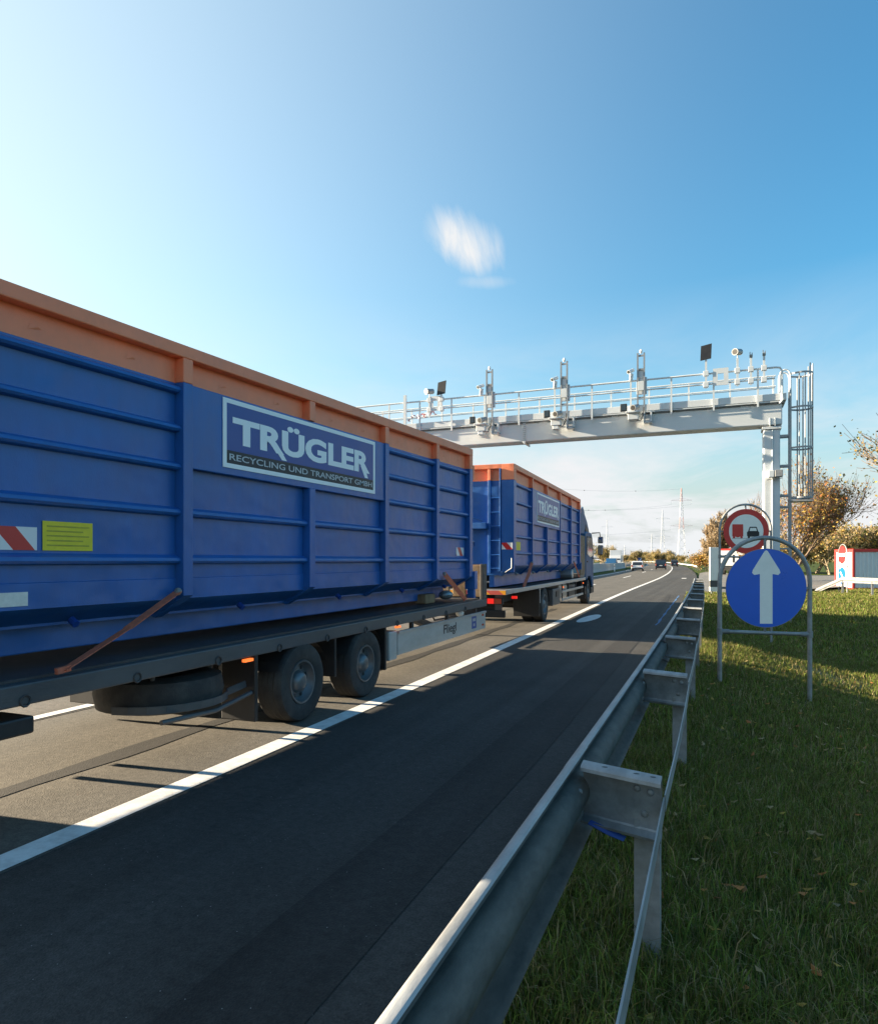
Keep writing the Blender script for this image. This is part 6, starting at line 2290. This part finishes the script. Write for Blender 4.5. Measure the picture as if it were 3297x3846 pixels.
# ================================================================== GRASS
def grass_patch(name, label, n, region, hmin, hmax, width, seed, mats, weights, clump=0.0):
    r_ = np.random.default_rng(seed)
    x0, x1, y0, y1, dens = region
    X, Y = [], []
    while len(X) < n:
        x = r_.uniform(x0, x1, n)
        y = y0 + (y1 - y0) * r_.random(n) ** dens
        # keep what stands right of the pavement edge, inside (or just beside) the view
        d = -s_ * x + c_ * y
        l = c_ * x + s_ * y
        ed = np.where(y < 37, -0.60 - 0.00037 * np.maximum(y, 0) ** 2 - 0.40, -1.0)
        cl = 0.5 + 0.5 * np.sin(5.1 * x + 2.0 * np.sin(3.3 * y)) * np.sin(4.3 * y + 1.7 * np.sin(2.9 * x))
        bald = np.exp(-(((x - 1.9) / 1.1) ** 2 + ((y - 14.6) / 1.3) ** 2))
        ok = (x > ed) & (d > 0.4) & (np.abs(l / d) < 0.80) & (r_.random(n) > clump * (1 - cl)) & (r_.random(n) > 0.75 * bald)
        ok &= ~((y > 39) & (x < 3 + (y - 41) * 0.55))
        X += list(x[ok])
        Y += list(y[ok])
    X, Y = np.array(X[:n]), np.array(Y[:n])
    Z = np.array([terrain(a, b) for a, b in zip(X, Y)])
    cl2 = 0.5 + 0.5 * np.sin(3.1 * X + 2.0 * np.sin(2.3 * Y)) * np.sin(2.6 * Y + 1.9 * np.sin(1.7 * X))
    h = r_.uniform(hmin, hmax, n) * (0.45 + 0.6 * r_.random(n) + 0.45 * cl2)
    yaw = r_.uniform(0, 2 * np.pi, n)
    lean = r_.uniform(0.15, 0.95, n) * h
    la = r_.uniform(0, 2 * np.pi, n)
    w = width * r_.uniform(0.6, 1.3, n)
    ca, sa = np.cos(yaw) * w / 2, np.sin(yaw) * w / 2
    lx, ly = np.cos(la) * lean, np.sin(la) * lean
    V = np.zeros((n, 5, 3))
    V[:, 0] = np.stack([X - ca, Y - sa, Z - 0.01], 1)
    V[:, 1] = np.stack([X + ca, Y + sa, Z - 0.01], 1)
    V[:, 2] = np.stack([X + ca * 0.8 + lx * 0.35, Y + sa * 0.8 + ly * 0.35, Z + h * 0.6], 1)
    V[:, 3] = np.stack([X - ca * 0.8 + lx * 0.35, Y - sa * 0.8 + ly * 0.35, Z + h * 0.6], 1)
    V[:, 4] = np.stack([X + lx, Y + ly, Z + h * (1 - 0.35 * lean / np.maximum(h, 1e-4))], 1)
    base = np.arange(n)[:, None] * 5
    quads = base + np.array([[0, 1, 2, 3]])
    tris = base + np.array([[3, 2, 4]])
    me = bpy.data.meshes.new(name)
    me.vertices.add(n * 5)
    me.vertices.foreach_set('co', V.reshape(-1))
    me.loops.add(n * 7)
    li = np.concatenate([quads, tris], 1).reshape(-1)
    me.loops.foreach_set('vertex_index', li.astype(np.int32))
    me.polygons.add(n * 2)
    ls = np.stack([np.arange(n) * 7, np.arange(n) * 7 + 4], 1).reshape(-1)
    me.polygons.foreach_set('loop_start', ls.astype(np.int32))
    mat_i = r_.choice(len(mats), n, p=weights)
    me.polygons.foreach_set('material_index', np.repeat(mat_i, 2).astype(np.int32))
    me.update(calc_edges=True)
    me.validate()
    o = link_mesh(name, me, [M[m] for m in mats])
    tag(o, label, 'grass', None, 'stuff')
    return o


GM = ['grass_a', 'grass_b', 'straw', 'leaf_gr']
grass_patch('grass', 'short green grass in the foreground beside the guardrail', 130000, (-1.0, 3.6, 0.9, 7.0, 1.25), 0.045, 0.13, 0.0050, 1, GM, [0.48, 0.29, 0.16, 0.07], 0.88)
grass_patch('grass', 'grass around the two round signs', 110000, (-1.2, 8.0, 6.5, 18.0, 1.1), 0.05, 0.13, 0.009, 2, GM, [0.48, 0.32, 0.14, 0.06], 0.7)
grass_patch('grass', 'sunlit grass between the signs and the cabin', 90000, (-1.5, 22.0, 17.0, 52.0, 1.2), 0.06, 0.15, 0.022, 3, GM, [0.50, 0.34, 0.10, 0.06], 0.4)
grass_patch('grass', 'longer tufts along the foot of the guardrail posts', 9000, (-0.5, 0.1, 1.2, 20.0, 1.6), 0.10, 0.22, 0.005, 4, GM, [0.55, 0.25, 0.15, 0.05], 0.5)
grass_patch('dry_stalks', 'sparse dry straw stalks lying in the grass', 1500, (-0.5, 4.5, 1.2, 14.0, 1.3), 0.08, 0.20, 0.004, 5, ['straw'], [1.0], 0.0)


# fallen leaves
rng = random.Random(17)
vs, fs, mi = [], [], []
for i in range(900):
    y = 1.3 + 13 * rng.random() ** 1.4
    x = rng.uniform(-0.45, 0.8 + 0.35 * y)
    z = terrain(x, y) + rng.uniform(0.03, 0.10)
    a = rng.uniform(0, 6.28)
    s = rng.uniform(0.02, 0.042)
    u = Vector((math.cos(a), math.sin(a), rng.uniform(-0.5, 0.5))).normalized()
    v = u.cross(Vector((rng.uniform(-.4, .4), rng.uniform(-.4, .4), 1))).normalized()
    c = Vector((x, y, z))
    k = len(vs)
    up_ = u.cross(v) * s * 0.3
    vs += [tuple(c - u * s), tuple(c + v * s * 0.55 + up_), tuple(c + u * s), tuple(c - v * s * 0.55 + up_)]
    fs += [(k, k + 1, k + 2), (k, k + 2, k + 3)]
    m_ = rng.choice((0, 0, 1, 2, 2))
    mi += [m_, m_]
fl_ = raw_obj('fallen_leaves', vs, fs, [M['leaf_ye'], M['leaf_or'], M['leaf_br']], None, mi)
tag(fl_, 'scattered yellow and brown fallen leaves in the grass', 'leaves', None, 'stuff')

# bits of litter
t = thing('plastic_scrap', 'blue plastic scrap wedged under the nearest guardrail bracket', 'litter', (-0.46, 3.02, 0.54))
mb = MB()
mb.add([(-0.07, 0.0, 0.0), (0.02, -0.02, -0.028), (0.085, -0.02, -0.045), (0.095, -0.005, -0.028), (0.04, 0.0, -0.012), (-0.06, 0.02, 0.012)], [(0, 1, 4, 5), (1, 2, 3, 4)])
o = mb.build('scrap_sheet', M['decal_blue'], t)
md = o.modifiers.new('solid', 'SOLIDIFY')
md.thickness = 0.004
t = thing('paper_scrap', 'crumpled pale paper scrap in the grass by the nearest guardrail post', 'litter', (-0.33, 2.35, terrain(-0.33, 2.35) + 0.02))
mb = MB()
mb.add([(-0.035, -0.02, 0.0), (0.01, -0.035, 0.02), (0.04, 0.0, 0.005), (0.02, 0.04, 0.03), (-0.03, 0.03, 0.01), (0.0, 0.0, 0.045)], [(0, 1, 5), (1, 2, 5), (2, 3, 5), (3, 4, 5), (4, 0, 5)])
mb.build('paper_sheet', M['white_label'], t)
